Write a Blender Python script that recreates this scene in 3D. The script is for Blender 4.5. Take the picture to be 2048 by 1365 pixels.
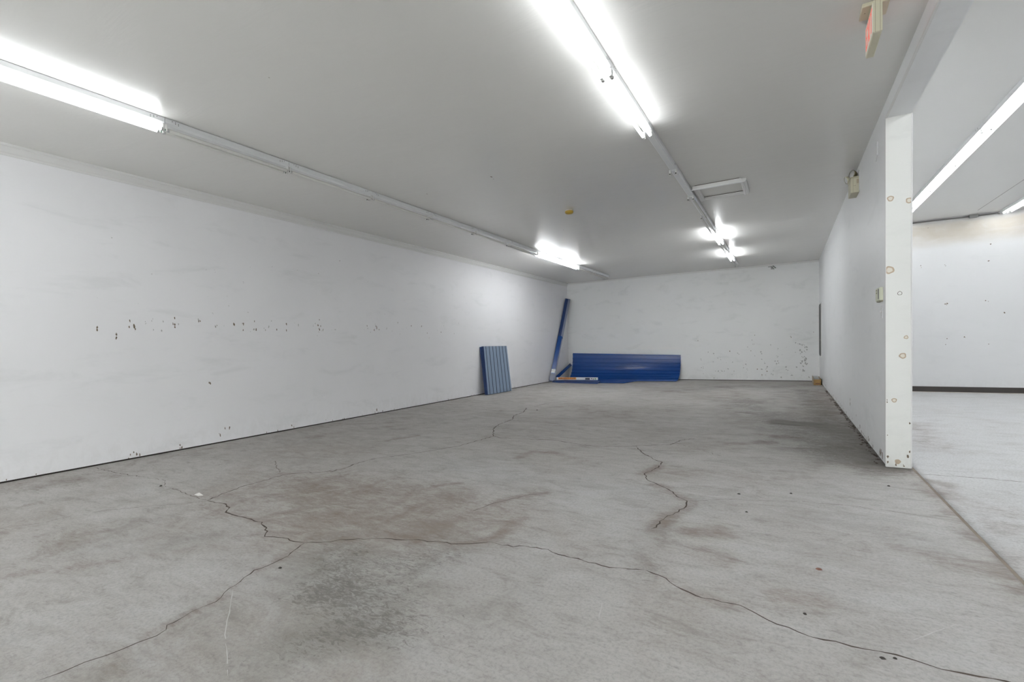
import bpy, math, random
import numpy as np
from mathutils import Vector, Matrix

for o in list(bpy.data.objects):
    bpy.data.objects.remove(o, do_unlink=True)
scene = bpy.context.scene
COL = scene.collection
random.seed(7)
RNG = np.random.default_rng(7)

# ------------------------------------------------------------------ camera
CAM_YAW, CAM_PITCH, CAM_ROLL = -0.517044, -0.033094, -0.026210
cam_data = bpy.data.cameras.new('camera')
cam = bpy.data.objects.new('camera', cam_data)
COL.objects.link(cam)
_F = Vector((math.sin(CAM_YAW) * math.cos(CAM_PITCH), math.cos(CAM_YAW) * math.cos(CAM_PITCH), math.sin(CAM_PITCH)))
_R0 = Vector((math.cos(CAM_YAW), -math.sin(CAM_YAW), 0.0))
_U0 = _R0.cross(_F)
_R = _R0 * math.cos(CAM_ROLL) + _U0 * math.sin(CAM_ROLL)
_U = -_R0 * math.sin(CAM_ROLL) + _U0 * math.cos(CAM_ROLL)
cam.matrix_world = Matrix(((_R.x, _U.x, -_F.x, 0.0), (_R.y, _U.y, -_F.y, 0.0), (_R.z, _U.z, -_F.z, 1.22), (0, 0, 0, 1)))
cam_data.sensor_fit = 'HORIZONTAL'
cam_data.sensor_width = 36.0
cam_data.lens = 949.57 / 2048 * 36.0
cam_data.shift_x = (1024.0 - 1032.70) / 2048
cam_data.shift_y = (722.17 - 682.5) / 2048
cam_data.clip_start = 0.05
cam_data.clip_end = 200
scene.camera = cam

# ------------------------------------------------------------------ world, exposure
world = bpy.data.worlds.new('world')
scene.world = world
world.use_nodes = True
world.node_tree.nodes['Background'].inputs[0].default_value = (0.98, 0.985, 1.0, 1)
world.node_tree.nodes['Background'].inputs[1].default_value = 11.0   # overcast sky that shines in through the added rear windows
scene.view_settings.view_transform = 'Standard'
scene.view_settings.look = 'None'
scene.view_settings.gamma = 1.0
scene.view_settings.use_curve_mapping = False
scene.view_settings.exposure = 0.50
TUBE_POWER = 9.0        # radiance of a lit fluorescent tube
TUBE_POWER_FAR = 40.0  # tubes towards the back wall, radiance raised to brighten the far end
TUBE_POWER_NEXT = 32.0   # the tubes of the next room

# portals in the added openings of the rear wall: they guide sampling of the sky and give no light of their own
ADDED_WINDOWS = [(-6.1, -3.75), (-3.45, -1.1)]     # x ranges of unseen rear windows, added to let in fill daylight
WIN_Z = (0.75, 3.05)
for k, (a, b) in enumerate(ADDED_WINDOWS):
    ld = bpy.data.lights.new('window_portal', 'AREA')
    ld.shape = 'RECTANGLE'; ld.size = b - a; ld.size_y = WIN_Z[1] - WIN_Z[0]
    ld.cycles.is_portal = True
    lo = bpy.data.objects.new('window_portal', ld)
    COL.objects.link(lo)
    lo.location = ((a + b) / 2, -5.16, sum(WIN_Z) / 2)
    lo.rotation_euler = (math.radians(90), 0, math.radians(180))    # facing +Y, into the room

# ------------------------------------------------------------------ dimensions (metres)
XL, XR, XR2 = -6.665, 0.798, 0.980      # left wall, partition wall faces
YB, YREAR = 15.44, -5.0                 # back wall, rear wall
YP = 5.464                              # free end of the partition wall
H, H2, HH = 3.332, 3.614, 3.183         # ceilings of both rooms, header underside
Y2 = 13.02                              # back wall of the next room
XE = 9.0                                # far side of the next room
SEAM0, SEAM1 = 0.988, 1.010             # slab joint

# ------------------------------------------------------------------ helpers
def new_mesh(name, verts, faces, smooth=False):
    me = bpy.data.meshes.new(name)
    me.from_pydata([tuple(v) for v in verts], [], faces)
    me.update()
    if smooth:
        for p in me.polygons:
            p.use_smooth = True
    return me


def obj(name, me, mat=None, parent=None, loc=None):
    o = bpy.data.objects.new(name, me)
    COL.objects.link(o)
    if mat is not None:
        if me is not None and not me.materials:
            me.materials.append(mat)
    if parent is not None:
        o.parent = parent
    if loc is not None:
        o.location = loc
    return o


def tag(o, label=None, cat=None, group=None, kind=None):
    if label: o['label'] = label
    if cat: o['category'] = cat
    if group: o['group'] = group
    if kind: o['kind'] = kind
    return o


def empty(name, loc, label=None, cat=None, group=None):
    o = bpy.data.objects.new(name, None)
    COL.objects.link(o)
    o.location = loc
    o.empty_display_size = 0.1
    return tag(o, label, cat, group)


class MB:
    """collects primitive shapes into one mesh"""
    def __init__(self):
        self.v, self.f, self.s = [], [], []

    def add(self, v, f, smooth=False):
        n = len(self.v)
        self.v += [tuple(p) for p in v]
        self.f += [tuple(i + n for i in q) for q in f]
        self.s += [smooth] * len(f)
        return self

    def box(self, x0, x1, y0, y1, z0, z1, m=None):
        v = [(x, y, z) for z in (z0, z1) for y in (y0, y1) for x in (x0, x1)]
        if m is not None: v = [m @ Vector(p) for p in v]
        return self.add(v, [(0, 2, 3, 1), (4, 5, 7, 6), (0, 1, 5, 4), (2, 6, 7, 3), (0, 4, 6, 2), (1, 3, 7, 5)])

    def bevbox(self, x0, x1, y0, y1, z0, z1, b=0.004, m=None):
        """box with chamfered edges"""
        X, Y, Z = (x0, x1), (y0, y1), (z0, z1)
        v, idx = [], {}
        for i in (0, 1):
            for j in (0, 1):
                for k in (0, 1):
                    for a in range(3):
                        p = [X[i] + (b if i == 0 else -b), Y[j] + (b if j == 0 else -b), Z[k] + (b if k == 0 else -b)]
                        p[a] = (X[i], Y[j], Z[k])[a]
                        idx[(i, j, k, a)] = len(v)
                        v.append(tuple(p) if m is None else m @ Vector(p))
        f = []
        for a in range(3):
            for s in (0, 1):
                c = []
                for (p, r) in ((0, 0), (1, 0), (1, 1), (0, 1)):
                    ijk = [0, 0, 0]
                    ijk[a] = s; ijk[(a + 1) % 3] = p; ijk[(a + 2) % 3] = r
                    c.append(idx[tuple(ijk) + (a,)])
                f.append(tuple(c) if s == 1 else tuple(reversed(c)))
        for a in range(3):          # edges along axis a
            b1, b2 = (a + 1) % 3, (a + 2) % 3
            for p in (0, 1):
                for r in (0, 1):
                    def I(s, face):
                        ijk = [0, 0, 0]; ijk[a] = s; ijk[b1] = p; ijk[b2] = r
                        return idx[tuple(ijk) + (face,)]
                    c = (I(0, b1), I(1, b1), I(1, b2), I(0, b2))
                    f.append(c if (p + r) % 2 == 1 else tuple(reversed(c)))
        for i in (0, 1):
            for j in (0, 1):
                for k in (0, 1):
                    c = tuple(idx[(i, j, k, a)] for a in range(3))
                    f.append(c if (i + j + k) % 2 == 1 else tuple(reversed(c)))
        return self.add(v, f)

    def tube(self, p0, p1, r, n=14, r1=None, caps=True, smooth=True):
        p0, p1 = Vector(p0), Vector(p1)
        d = (p1 - p0).normalized()
        a = d.orthogonal().normalized(); b = d.cross(a)
        r1 = r if r1 is None else r1
        v = []
        for p, rr in ((p0, r), (p1, r1)):
            for i in range(n):
                t = 2 * math.pi * i / n
                v.append(p + (a * math.cos(t) + b * math.sin(t)) * rr)
        self.add(v, [(i, (i + 1) % n, n + (i + 1) % n, n + i) for i in range(n)], smooth)
        if caps:
            self.add(v[:n], [tuple(reversed(range(n)))]); self.add(v[n:], [tuple(range(n))])
        return self

    def lathe(self, prof, c, axis=(0, 0, 1), n=24):
        """profile of (radius, height) about an axis through c"""
        c = Vector(c); d = Vector(axis).normalized()
        a = d.orthogonal().normalized(); b = d.cross(a)
        v = []
        for r, h in prof:
            for i in range(n):
                t = 2 * math.pi * i / n
                v.append(c + d * h + (a * math.cos(t) + b * math.sin(t)) * max(r, 1e-5))
        f = []
        for k in range(len(prof) - 1):
            for i in range(n):
                f.append((k * n + i, k * n + (i + 1) % n, (k + 1) * n + (i + 1) % n, (k + 1) * n + i))
        return self.add(v, f, True)

    def extrude(self, prof, y0, y1, closed=True, m=None):
        """profile in x,z swept along y"""
        n = len(prof)
        v = [(x, y0, z) for x, z in prof] + [(x, y1, z) for x, z in prof]
        if m is not None: v = [m @ Vector(p) for p in v]
        k = n if closed else n - 1
        f = [(i, (i + 1) % n, n + (i + 1) % n, n + i) for i in range(k)]
        if closed:
            f += [tuple(reversed(range(n))), tuple(range(n, 2 * n))]
        return self.add(v, f)

    def build(self, name, mat, parent=None, loc=None):
        me = bpy.data.meshes.new(name)
        me.from_pydata(self.v, [], self.f)
        me.polygons.foreach_set('use_smooth', self.s)
        me.update()
        return obj(name, me, mat, parent, loc)


def clone(o, parent=None):
    c = o.copy(); COL.objects.link(c); c.parent = parent
    for ch in list(o.children):
        clone(ch, c)
    return c


# ------------------------------------------------------------------ materials
def mat(name, col, rough=0.5, metal=0.0, emit=None, strength=0.0, spec=0.5, bump=None, vary=None):
    m = bpy.data.materials.new(name)
    m.use_nodes = True
    nt = m.node_tree
    b = nt.nodes['Principled BSDF']
    b.inputs['Base Color'].default_value = (*col, 1)
    b.inputs['Roughness'].default_value = rough
    b.inputs['Metallic'].default_value = metal
    b.inputs['Specular IOR Level'].default_value = spec
    if emit:
        b.inputs['Emission Color'].default_value = (*emit, 1)
        b.inputs['Emission Strength'].default_value = strength
    if bump or vary:
        co = nt.nodes.new('ShaderNodeNewGeometry').outputs['Position']
    if vary:                     # (scale, amount)
        n = nt.nodes.new('ShaderNodeTexNoise'); n.inputs['Scale'].default_value = vary[0]; n.inputs['Detail'].default_value = 5
        nt.links.new(co, n.inputs['Vector'])
        mx = nt.nodes.new('ShaderNodeMix'); mx.data_type = 'RGBA'
        mx.inputs['A'].default_value = (*[c * (1 - vary[1]) for c in col], 1)
        mx.inputs['B'].default_value = (*[min(1, c * (1 + vary[1])) for c in col], 1)
        nt.links.new(n.outputs['Fac'], mx.inputs['Factor']); nt.links.new(mx.outputs['Result'], b.inputs['Base Color'])
    if bump:                     # (scale, strength, distance)
        n = nt.nodes.new('ShaderNodeTexNoise'); n.inputs['Scale'].default_value = bump[0]; n.inputs['Detail'].default_value = 4
        nt.links.new(co, n.inputs['Vector'])
        bp = nt.nodes.new('ShaderNodeBump'); bp.inputs['Strength'].default_value = bump[1]; bp.inputs['Distance'].default_value = bump[2]
        nt.links.new(n.outputs['Fac'], bp.inputs['Height']); nt.links.new(bp.outputs['Normal'], b.inputs['Normal'])
    return m


class NT:
    """small node-graph helper"""
    def __init__(self, name, rough=0.5):
        self.m = bpy.data.materials.new(name); self.m.use_nodes = True
        self.nt = self.m.node_tree; self.b = self.nt.nodes['Principled BSDF']
        self.b.inputs['Roughness'].default_value = rough
        self.pos = self.nt.nodes.new('ShaderNodeNewGeometry').outputs['Position']

    def link(self, a, b): self.nt.links.new(a, b)

    def set(self, sock, v):
        if isinstance(v, bpy.types.NodeSocket): self.link(v, sock)
        elif isinstance(v, tuple) and len(v) == 3 and sock.type == 'RGBA': sock.default_value = (*v, 1)
        else: sock.default_value = v

    def scale(self, sx, sy, sz, src=None):
        n = self.nt.nodes.new('ShaderNodeVectorMath'); n.operation = 'MULTIPLY'
        self.link(src or self.pos, n.inputs[0]); n.inputs[1].default_value = (sx, sy, sz)
        return n.outputs[0]

    def noise(self, scale, detail=4, rough=0.55, vec=None, dist=0.0):
        n = self.nt.nodes.new('ShaderNodeTexNoise')
        n.inputs['Scale'].default_value = scale; n.inputs['Detail'].default_value = detail
        n.inputs['Roughness'].default_value = rough; n.inputs['Distortion'].default_value = dist
        self.link(vec or self.pos, n.inputs['Vector'])
        return n.outputs['Fac']

    def math(self, op, a, b=0.0, c=0.0, clamp=False):
        n = self.nt.nodes.new('ShaderNodeMath'); n.operation = op; n.use_clamp = clamp
        self.set(n.inputs[0], a); self.set(n.inputs[1], b); self.set(n.inputs[2], c)
        return n.outputs[0]

    def ramp(self, x, lo, hi, to0=0.0, to1=1.0):
        n = self.nt.nodes.new('ShaderNodeMapRange'); n.interpolation_type = 'SMOOTHSTEP'
        self.set(n.inputs[0], x); self.set(n.inputs[1], lo); self.set(n.inputs[2], hi); n.inputs[3].default_value = to0; n.inputs[4].default_value = to1
        return n.outputs[0]

    def mix(self, f, a, b):
        n = self.nt.nodes.new('ShaderNodeMix'); n.data_type = 'RGBA'
        self.set(n.inputs['Factor'], f); self.set(n.inputs['A'], a); self.set(n.inputs['B'], b)
        return n.outputs['Result']

    def bump(self, h, strength, dist):
        n = self.nt.nodes.new('ShaderNodeBump'); n.inputs['Strength'].default_value = strength; n.inputs['Distance'].default_value = dist
        self.link(h, n.inputs['Height']); self.link(n.outputs['Normal'], self.b.inputs['Normal'])

    def sep(self, v):
        n = self.nt.nodes.new('ShaderNodeSeparateXYZ'); self.link(v, n.inputs[0]); return n.outputs

    def color(self, c): self.set(self.b.inputs['Base Color'], c)


def concrete(name, FLOOR_A, FLOOR_B, lift=0.0):
    g = NT(name, 0.62)
    at = g.nt.nodes.new('ShaderNodeAttribute'); at.attribute_name = 'stain'; at.attribute_type = 'GEOMETRY'
    r, gr, pale = g.sep(at.outputs['Vector'])
    swirl = g.scale(0.8, 1.9, 1.0)
    big = g.noise(0.45, 3)
    patch = g.noise(0.9, 6, 0.62, dist=0.9)
    mid = g.noise(2.6, 6, 0.66, dist=0.8)
    brushed = g.noise(3.4, 8, 0.74, vec=swirl, dist=0.9)
    streak = g.noise(20, 7, 0.78, vec=g.scale(0.55, 1.7, 1.0), dist=0.8)
    fine = g.noise(60, 4, 0.75)
    speck = g.noise(22, 8, 0.82, vec=g.scale(0.75, 1.7, 1.0), dist=1.4)
    c = g.mix(g.ramp(big, 0.35, 0.68), FLOOR_A, FLOOR_B)
    c = g.mix(g.ramp(patch, 0.48, 0.70, 0, 0.42), c, (0.30, 0.258, 0.222))
    c = g.mix(g.ramp(mid, 0.44, 0.74, 0, 0.40), c, (0.27, 0.25, 0.225))
    c = g.mix(g.ramp(brushed, 0.50, 0.72, 0, 0.55), c, (0.22, 0.198, 0.175))
    c = g.mix(g.ramp(brushed, 0.5, 0.30, 0, 0.45), c, (0.47, 0.468, 0.462))
    c = g.mix(g.ramp(streak, 0.51, 0.70, 0, 0.55), c, (0.215, 0.20, 0.185))
    c = g.mix(g.ramp(streak, 0.48, 0.30, 0, 0.30), c, (0.50, 0.495, 0.485))
    pf = g.math('MULTIPLY', pale, g.ramp(brushed, 0.72, 0.32, 0.15, 1.0), clamp=True)
    c = g.mix(g.math('MULTIPLY', pf, 0.75), c, (0.52, 0.53, 0.545))
    if lift: c = g.mix(lift, c, (0.60, 0.60, 0.605))
    # rust-brown dirt, broken up by the trowel texture
    tex = g.math('ADD', g.math('MULTIPLY', mid, 0.45), g.math('ADD', g.math('MULTIPLY', streak, 0.35), g.math('MULTIPLY', speck, 0.20)))
    lo = g.math('SUBTRACT', 0.60, g.math('MULTIPLY', r, 0.17))
    rf = g.math('MULTIPLY', g.ramp(g.math('SUBTRACT', tex, lo), -0.10, 0.15), g.ramp(r, 0.03, 0.45))
    c = g.mix(g.math('MULTIPLY', rf, 0.68), c, (0.175, 0.128, 0.100))
    c = g.mix(g.math('MULTIPLY', r, 0.16, clamp=True), c, (0.24, 0.18, 0.15))
    # grey grime in flecks
    thr = g.math('SUBTRACT', 0.785, g.math('MULTIPLY', gr, 0.325))
    fl = g.ramp(g.math('SUBTRACT', speck, thr), -0.03, 0.11)
    c = g.mix(g.math('MULTIPLY', fl, g.ramp(gr, 0.02, 0.4, 0.0, 0.66)), c, (0.105, 0.095, 0.087))
    c = g.mix(g.math('MULTIPLY', g.math('MULTIPLY', gr, g.ramp(mid, 0.35, 0.7, 0.12, 0.45)), 1.0, clamp=True), c, (0.12, 0.112, 0.10))
    # stray grit all over
    c = g.mix(g.ramp(speck, 0.635, 0.73, 0, 0.75), c, (0.10, 0.088, 0.078))
    c = g.mix(g.ramp(speck, 0.37, 0.28, 0, 0.35), c, (0.56, 0.555, 0.55))
    c = g.mix(g.ramp(fine, 0.42, 0.70, 0.0, 0.42), c, (0.19, 0.18, 0.17))
    g.color(c)
    g.set(g.b.inputs['Roughness'], g.ramp(brushed, 0.3, 0.7, 0.5, 0.75))
    g.b.inputs['Specular IOR Level'].default_value = 0.35
    g.bump(g.math('ADD', g.math('MULTIPLY', fine, 0.5), g.math('MULTIPLY', speck, 0.9)), 0.3, 0.006)
    return g.m


def wall_paint(name, col, scuff=0.25, stain=None):
    g = NT(name, 0.45)
    x, y, z = g.sep(g.pos)
    big = g.noise(0.7, 4)
    smear = g.noise(1.6, 6, 0.65, vec=g.scale(1, 0.8, 2.6), dist=0.5)
    fine = g.noise(9.0, 6, 0.72, vec=g.scale(1, 1, 0.55), dist=1.0)
    c = g.mix(g.ramp(big, 0.35, 0.7, 0, 0.5), col, tuple(k * 0.95 for k in col))
    c = g.mix(g.ramp(smear, 0.52, 0.75, 0, scuff), c, (col[0] * 0.70, col[1] * 0.72, col[2] * 0.71))
    c = g.mix(g.ramp(fine, 0.70, 0.80, 0, scuff * 0.7), c, (0.40, 0.40, 0.38))
    # dirt kicked up from the slab
    low = g.math('MULTIPLY', g.ramp(z, 0.45, 0.0), g.ramp(fine, 0.35, 0.72))
    c = g.mix(g.math('MULTIPLY', low, 0.12), c, (0.36, 0.33, 0.28))
    if stain:
        band = g.math('MULTIPLY', g.ramp(z, stain[0], stain[1]), g.ramp(z, stain[3], stain[2]))
        c = g.mix(g.math('MULTIPLY', band, g.ramp(smear, 0.2, 0.65, 0.35, 0.8)), c, stain[4])
    g.color(c)
    g.b.inputs['Specular IOR Level'].default_value = 0.3
    g.bump(g.math('ADD', g.noise(120, 2), g.math('MULTIPLY', smear, 0.6)), 0.08, 0.004)
    return g.m


def ceiling_paint(name, col, rough, ripple):
    g = NT(name, rough)
    big = g.noise(0.5, 3)
    rip = g.noise(2.2, 4, 0.6, vec=g.scale(0.7, 2.0, 1), dist=0.8)
    c = g.mix(g.ramp(big, 0.3, 0.7, 0, 0.6), col, tuple(k * 0.96 for k in col))
    g.color(c)
    g.b.inputs['Specular IOR Level'].default_value = 0.85 if rough < 0.4 else 0.4
    g.bump(g.math('ADD', g.math('MULTIPLY', rip, 1.0), g.math('MULTIPLY', g.noise(14, 3), 0.12)), ripple, 0.02)
    return g.m


FLOOR_A, FLOOR_B = (0.455, 0.440, 0.424), (0.39, 0.370, 0.350)
M = {}
M['concrete'] = concrete('concrete', FLOOR_A, FLOOR_B)
M['concrete_next'] = concrete('pale_concrete', (0.60, 0.60, 0.605), (0.54, 0.54, 0.545), 0.5)
M['wall'] = wall_paint('white_wall_paint', (0.86, 0.853, 0.872))
M['wall_back'] = wall_paint('white_wall_paint_back', (0.85, 0.85, 0.85), 0.35)
M['partition'] = wall_paint('white_partition_paint', (0.85, 0.855, 0.865), 0.2)
M['wall_next'] = wall_paint('white_wall_next_room', (0.80, 0.80, 0.805), 0.12, (2.95, 3.25, 3.45, 3.62, (0.56, 0.50, 0.41)))
M['ceiling'] = ceiling_paint('satin_ceiling_paint', (0.78, 0.77, 0.745), 0.27, 0.16)
M['ceiling_next'] = ceiling_paint('matt_ceiling_paint', (0.87, 0.865, 0.845), 0.6, 0.05)
M['trim'] = mat('white_trim', (0.74, 0.735, 0.725), 0.4, bump=(60, 0.05, 0.002))
M['end_board'] = wall_paint('post_board_paint', (0.79, 0.79, 0.765), 0.2)
M['gap'] = mat('dark_gap', (0.035, 0.03, 0.025), 0.9, vary=(6, 0.5))
M['crack'] = mat('crack_dirt', (0.075, 0.058, 0.045), 0.95, vary=(8, 0.6))
M['joint'] = mat('joint_dirt', (0.24, 0.20, 0.165), 0.95, vary=(7, 0.45))
M['crack_soft'] = mat('hairline_dirt', (0.13, 0.11, 0.095), 0.95, vary=(8, 0.5))  # hairline dirt, and the painted shadow lines of the hatch
M['pale_scratch'] = mat('pale_scratch', (0.50, 0.495, 0.485), 0.8)
M['chip'] = mat('bare_board_chip', (0.19, 0.15, 0.11), 0.9, vary=(30, 0.5))
M['scratch'] = mat('pencil_scuff', (0.46, 0.46, 0.45), 0.8)
M['ring'] = mat('rusty_filler_ring', (0.50, 0.40, 0.30), 0.8, vary=(60, 0.25))
M['filler'] = mat('screw_filler', (0.72, 0.68, 0.60), 0.7, vary=(60, 0.08))
M['baseboard'] = mat('dark_vinyl_baseboard', (0.045, 0.038, 0.034), 0.5)
M['enamel'] = mat('white_enamel', (0.80, 0.81, 0.82), 0.28)
M['enamel_side'] = mat('white_enamel_reflector', (0.84, 0.85, 0.86), 0.2)
M['socket'] = mat('white_lampholder', (0.70, 0.70, 0.68), 0.4)
M['socket_green'] = mat('green_lampholder', (0.06, 0.22, 0.13), 0.4)
M['socket_dark'] = mat('dark_contact', (0.05, 0.05, 0.05), 0.5)
M['tube_lit'] = mat('lit_fluorescent_tube', (0.9, 0.9, 0.9), 0.3, emit=(0.955, 0.985, 1.0), strength=TUBE_POWER)
M['tube_fresh'] = mat('bright_fluorescent_tube', (0.9, 0.9, 0.9), 0.3, emit=(0.955, 0.985, 1.0), strength=TUBE_POWER_FAR)
M['tube_next'] = mat('lit_tube_next_room', (0.9, 0.9, 0.9), 0.3, emit=(0.955, 0.985, 1.0), strength=TUBE_POWER_NEXT)
M['tube_off'] = mat('unlit_fluorescent_tube', (0.74, 0.73, 0.70), 0.15)
M['tube_cap'] = mat('aluminium_cap', (0.55, 0.55, 0.55), 0.35, 0.9)
M['blue'] = mat('blue_coated_steel', (0.009, 0.056, 0.235), 0.26, 0.0, spec=0.42)
M['blue_dark'] = mat('dark_blue_steel', (0.012, 0.034, 0.125), 0.35)
M['blue_grey'] = mat('grey_blue_backing', (0.19, 0.25, 0.345), 0.45, vary=(5, 0.06))
M['groove'] = mat('dark_groove_blue', (0.022, 0.034, 0.06), 0.5)
M['flange'] = mat('pale_blue_grey_flange', (0.20, 0.22, 0.30), 0.4)
M['sticker'] = mat('white_sticker', (0.75, 0.76, 0.78), 0.6)
M['cream'] = mat('cream_plastic', (0.60, 0.565, 0.43), 0.45)
M['cream_dark'] = mat('cream_plastic_seam', (0.30, 0.27, 0.19), 0.5)
M['exit_face'] = mat('exit_sign_face', (0.80, 0.77, 0.68), 0.5)
M['exit_red'] = mat('exit_letter_glow', (0.62, 0.16, 0.13), 0.4, emit=(1.0, 0.12, 0.08), strength=0.45)
M['lens'] = mat('lamp_glass', (0.75, 0.75, 0.72), 0.08, 0.6)
M['bronze'] = mat('brown_lamp_shell', (0.14, 0.115, 0.05), 0.35)
M['black'] = mat('black_plastic', (0.012, 0.012, 0.012), 0.4)
M['white_plastic'] = mat('white_plastic', (0.74, 0.74, 0.75), 0.4)
M['thermo'] = mat('ivory_thermostat', (0.66, 0.67, 0.54), 0.45)
M['yellow'] = mat('yellow_dust_cap', (0.46, 0.30, 0.035), 0.45, bump=(40, 0.3, 0.004))
M['card'] = mat('brown_cardboard', (0.34, 0.205, 0.075), 0.8, vary=(30, 0.25))
M['card_side'] = mat('pale_cardboard', (0.48, 0.40, 0.29), 0.8, vary=(30, 0.15))
M['grey_metal'] = mat('galvanised_metal', (0.34, 0.34, 0.33), 0.4, 0.7)
M['conduit'] = mat('grey_conduit', (0.20, 0.195, 0.185), 0.45, 0.4)
M['orange'] = mat('orange_print', (0.62, 0.26, 0.06), 0.6, vary=(25, 0.3))
M['brown_print'] = mat('brown_print', (0.16, 0.07, 0.04), 0.6)
M['pack'] = mat('white_packaging', (0.74, 0.75, 0.79), 0.5)
M['navy_print'] = mat('dark_navy_print', (0.02, 0.025, 0.05), 0.5)
M['green_print'] = mat('green_print', (0.06, 0.25, 0.10), 0.5)
M['window_frame'] = mat('grey_window_frame', (0.30, 0.30, 0.31), 0.4, 0.3)
M['paper'] = mat('white_paper_scrap', (0.72, 0.71, 0.68), 0.8)
M['grit'] = mat('dark_grit', (0.05, 0.045, 0.04), 0.9)
M['rust_grit'] = mat('reddish_grit', (0.20, 0.10, 0.075), 0.9)


def pane_glass():
    m = bpy.data.materials.new('window_glass'); m.use_nodes = True
    nt = m.node_tree; out = nt.nodes['Material Output']
    nt.nodes.remove(nt.nodes['Principled BSDF'])
    t = nt.nodes.new('ShaderNodeBsdfTransparent'); t.inputs[0].default_value = (0.94, 0.96, 0.95, 1)
    gl = nt.nodes.new('ShaderNodeBsdfGlossy'); gl.inputs['Roughness'].default_value = 0.02
    mx = nt.nodes.new('ShaderNodeMixShader'); mx.inputs[0].default_value = 0.07
    nt.links.new(t.outputs[0], mx.inputs[1]); nt.links.new(gl.outputs[0], mx.inputs[2]); nt.links.new(mx.outputs[0], out.inputs[0])
    return m


M['glass'] = pane_glass()


def struct(name, mb, m, parent=None):
    o = mb.build(name, m, parent)
    if parent is None: o['kind'] = 'structure'
    return o


# ------------------------------------------------------------------ floor slabs with traced stains
CRACKS=[(0.004, [(-6.578, 2.189), (-6.057, 2.186), (-5.622, 2.236)]), (0.003, [(-5.622, 2.236), (-5.259, 2.264), (-5.006, 2.164), (-4.744, 2.149), (-4.405, 2.114), (-4.177, 2.103)]), (0.003, [(-4.919, 1.083), (-4.771, 1.287), (-4.772, 1.428), (-4.748, 1.516), (-4.591, 1.696), (-4.41, 1.864), (-4.218, 2.035), (-4.177, 2.103)]), (0.0065, [(-4.177, 2.103), (-3.94, 2.123), (-3.823, 2.086), (-3.73, 2.007), (-3.554, 2.0), (-3.269, 2.006), (-3.169, 1.963), (-3.071, 1.923), (-3.002, 1.856), (-2.865, 1.891), (-2.666, 1.905)]), (0.0045, [(-2.666, 1.905), (-2.588, 1.737), (-2.577, 1.639), (-2.595, 1.534), (-2.535, 1.42), (-2.51, 1.35), (-2.436, 1.245), (-2.449, 1.143), (-2.437, 1.1), (-2.426, 1.058), (-2.432, 1.032), (-2.397, 1.012), (-2.383, 0.969), (-2.401, 0.911), (-2.415, 0.807), (-2.437, 0.746), (-2.444, 0.679), (-2.464, 0.614)]), (0.006, [(-4.177, 2.103), (-4.251, 2.265), (-4.27, 2.367), (-4.307, 2.483), (-4.305, 2.651), (-4.318, 2.878), (-4.241, 3.019), (-4.054, 3.102), (-3.983, 3.259), (-3.976, 3.16), (-3.956, 3.317), (-4.0, 3.493), (-3.98, 3.773), (-3.836, 3.98), (-3.628, 4.38), (-3.503, 4.664), (-3.436, 5.362), (-3.74, 5.842), (-3.87, 6.2), (-3.924, 6.728), (-4.104, 7.071), (-4.15, 7.503), (-4.374, 8.052)]), (0.005, [(-4.303, 8.21), (-4.314, 8.782), (-3.935, 9.372)]), (0.006, [(-3.436, 5.362), (-3.255, 5.293), (-2.904, 5.373), (-2.611, 5.443), (-2.308, 5.358), (-1.97, 5.302), (-1.738, 5.378), (-1.52, 5.489), (-1.553, 5.507), (-1.192, 5.709), (-1.128, 6.012), (-0.992, 6.184)]), (0.004, [(-3.846, 6.622), (-3.488, 6.644), (-2.883, 6.573)]), (0.006, [(-2.666, 1.905), (-2.528, 1.993), (-2.498, 2.045), (-2.332, 2.141), (-2.167, 2.206), (-2.004, 2.271), (-1.81, 2.307), (-1.659, 2.394), (-1.608, 2.434), (-1.516, 2.43), (-1.383, 2.478), (-1.24, 2.502), (-1.155, 2.465), (-1.035, 2.466), (-0.926, 2.454), (-0.842, 2.443), (-0.717, 2.478), (-0.754, 2.464), (-0.659, 2.496)]), (0.006, [(-0.659, 2.496), (-0.545, 2.457), (-0.486, 2.397), (-0.413, 2.364), (-0.346, 2.339), (-0.262, 2.342), (-0.189, 2.351), (-0.136, 2.321), (-0.079, 2.282), (0.08, 2.227), (0.165, 2.234), (0.216, 2.223), (0.302, 2.238), (0.358, 2.245), (0.413, 2.23), (0.482, 2.22), (0.55, 2.224), (0.624, 2.237), (0.661, 2.239), (0.721, 2.234)]), (0.006, [(-1.53, 5.464), (-1.385, 5.184), (-1.189, 4.921), (-1.091, 4.844), (-1.084, 4.623), (-1.15, 4.354), (-1.071, 4.17), (-0.902, 4.02), (-0.769, 3.85), (-0.663, 3.736), (-0.645, 3.635), (-0.688, 3.433), (-0.753, 3.234), (-0.749, 3.116), (-0.772, 3.072)]), (0.003, [(-0.633, 3.75), (-0.367, 3.92), (-0.132, 3.985), (0.097, 4.083), (0.207, 4.079), (0.37, 4.113), (0.593, 4.109), (0.761, 4.091), (0.944, 4.141)]), (0.003, [(-1.081, 5.755), (-0.862, 5.594), (-0.597, 5.343)]), (0.004, [(-2.023, 2.84), (-1.988, 3.026), (-1.932, 3.143), (-1.844, 3.327), (-1.732, 3.454)]), (0.003, [(-4.953, 3.223), (-4.715, 3.076), (-4.43, 2.934)]), (0.003, [(-3.042, 1.869), (-3.196, 1.746)])]
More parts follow.
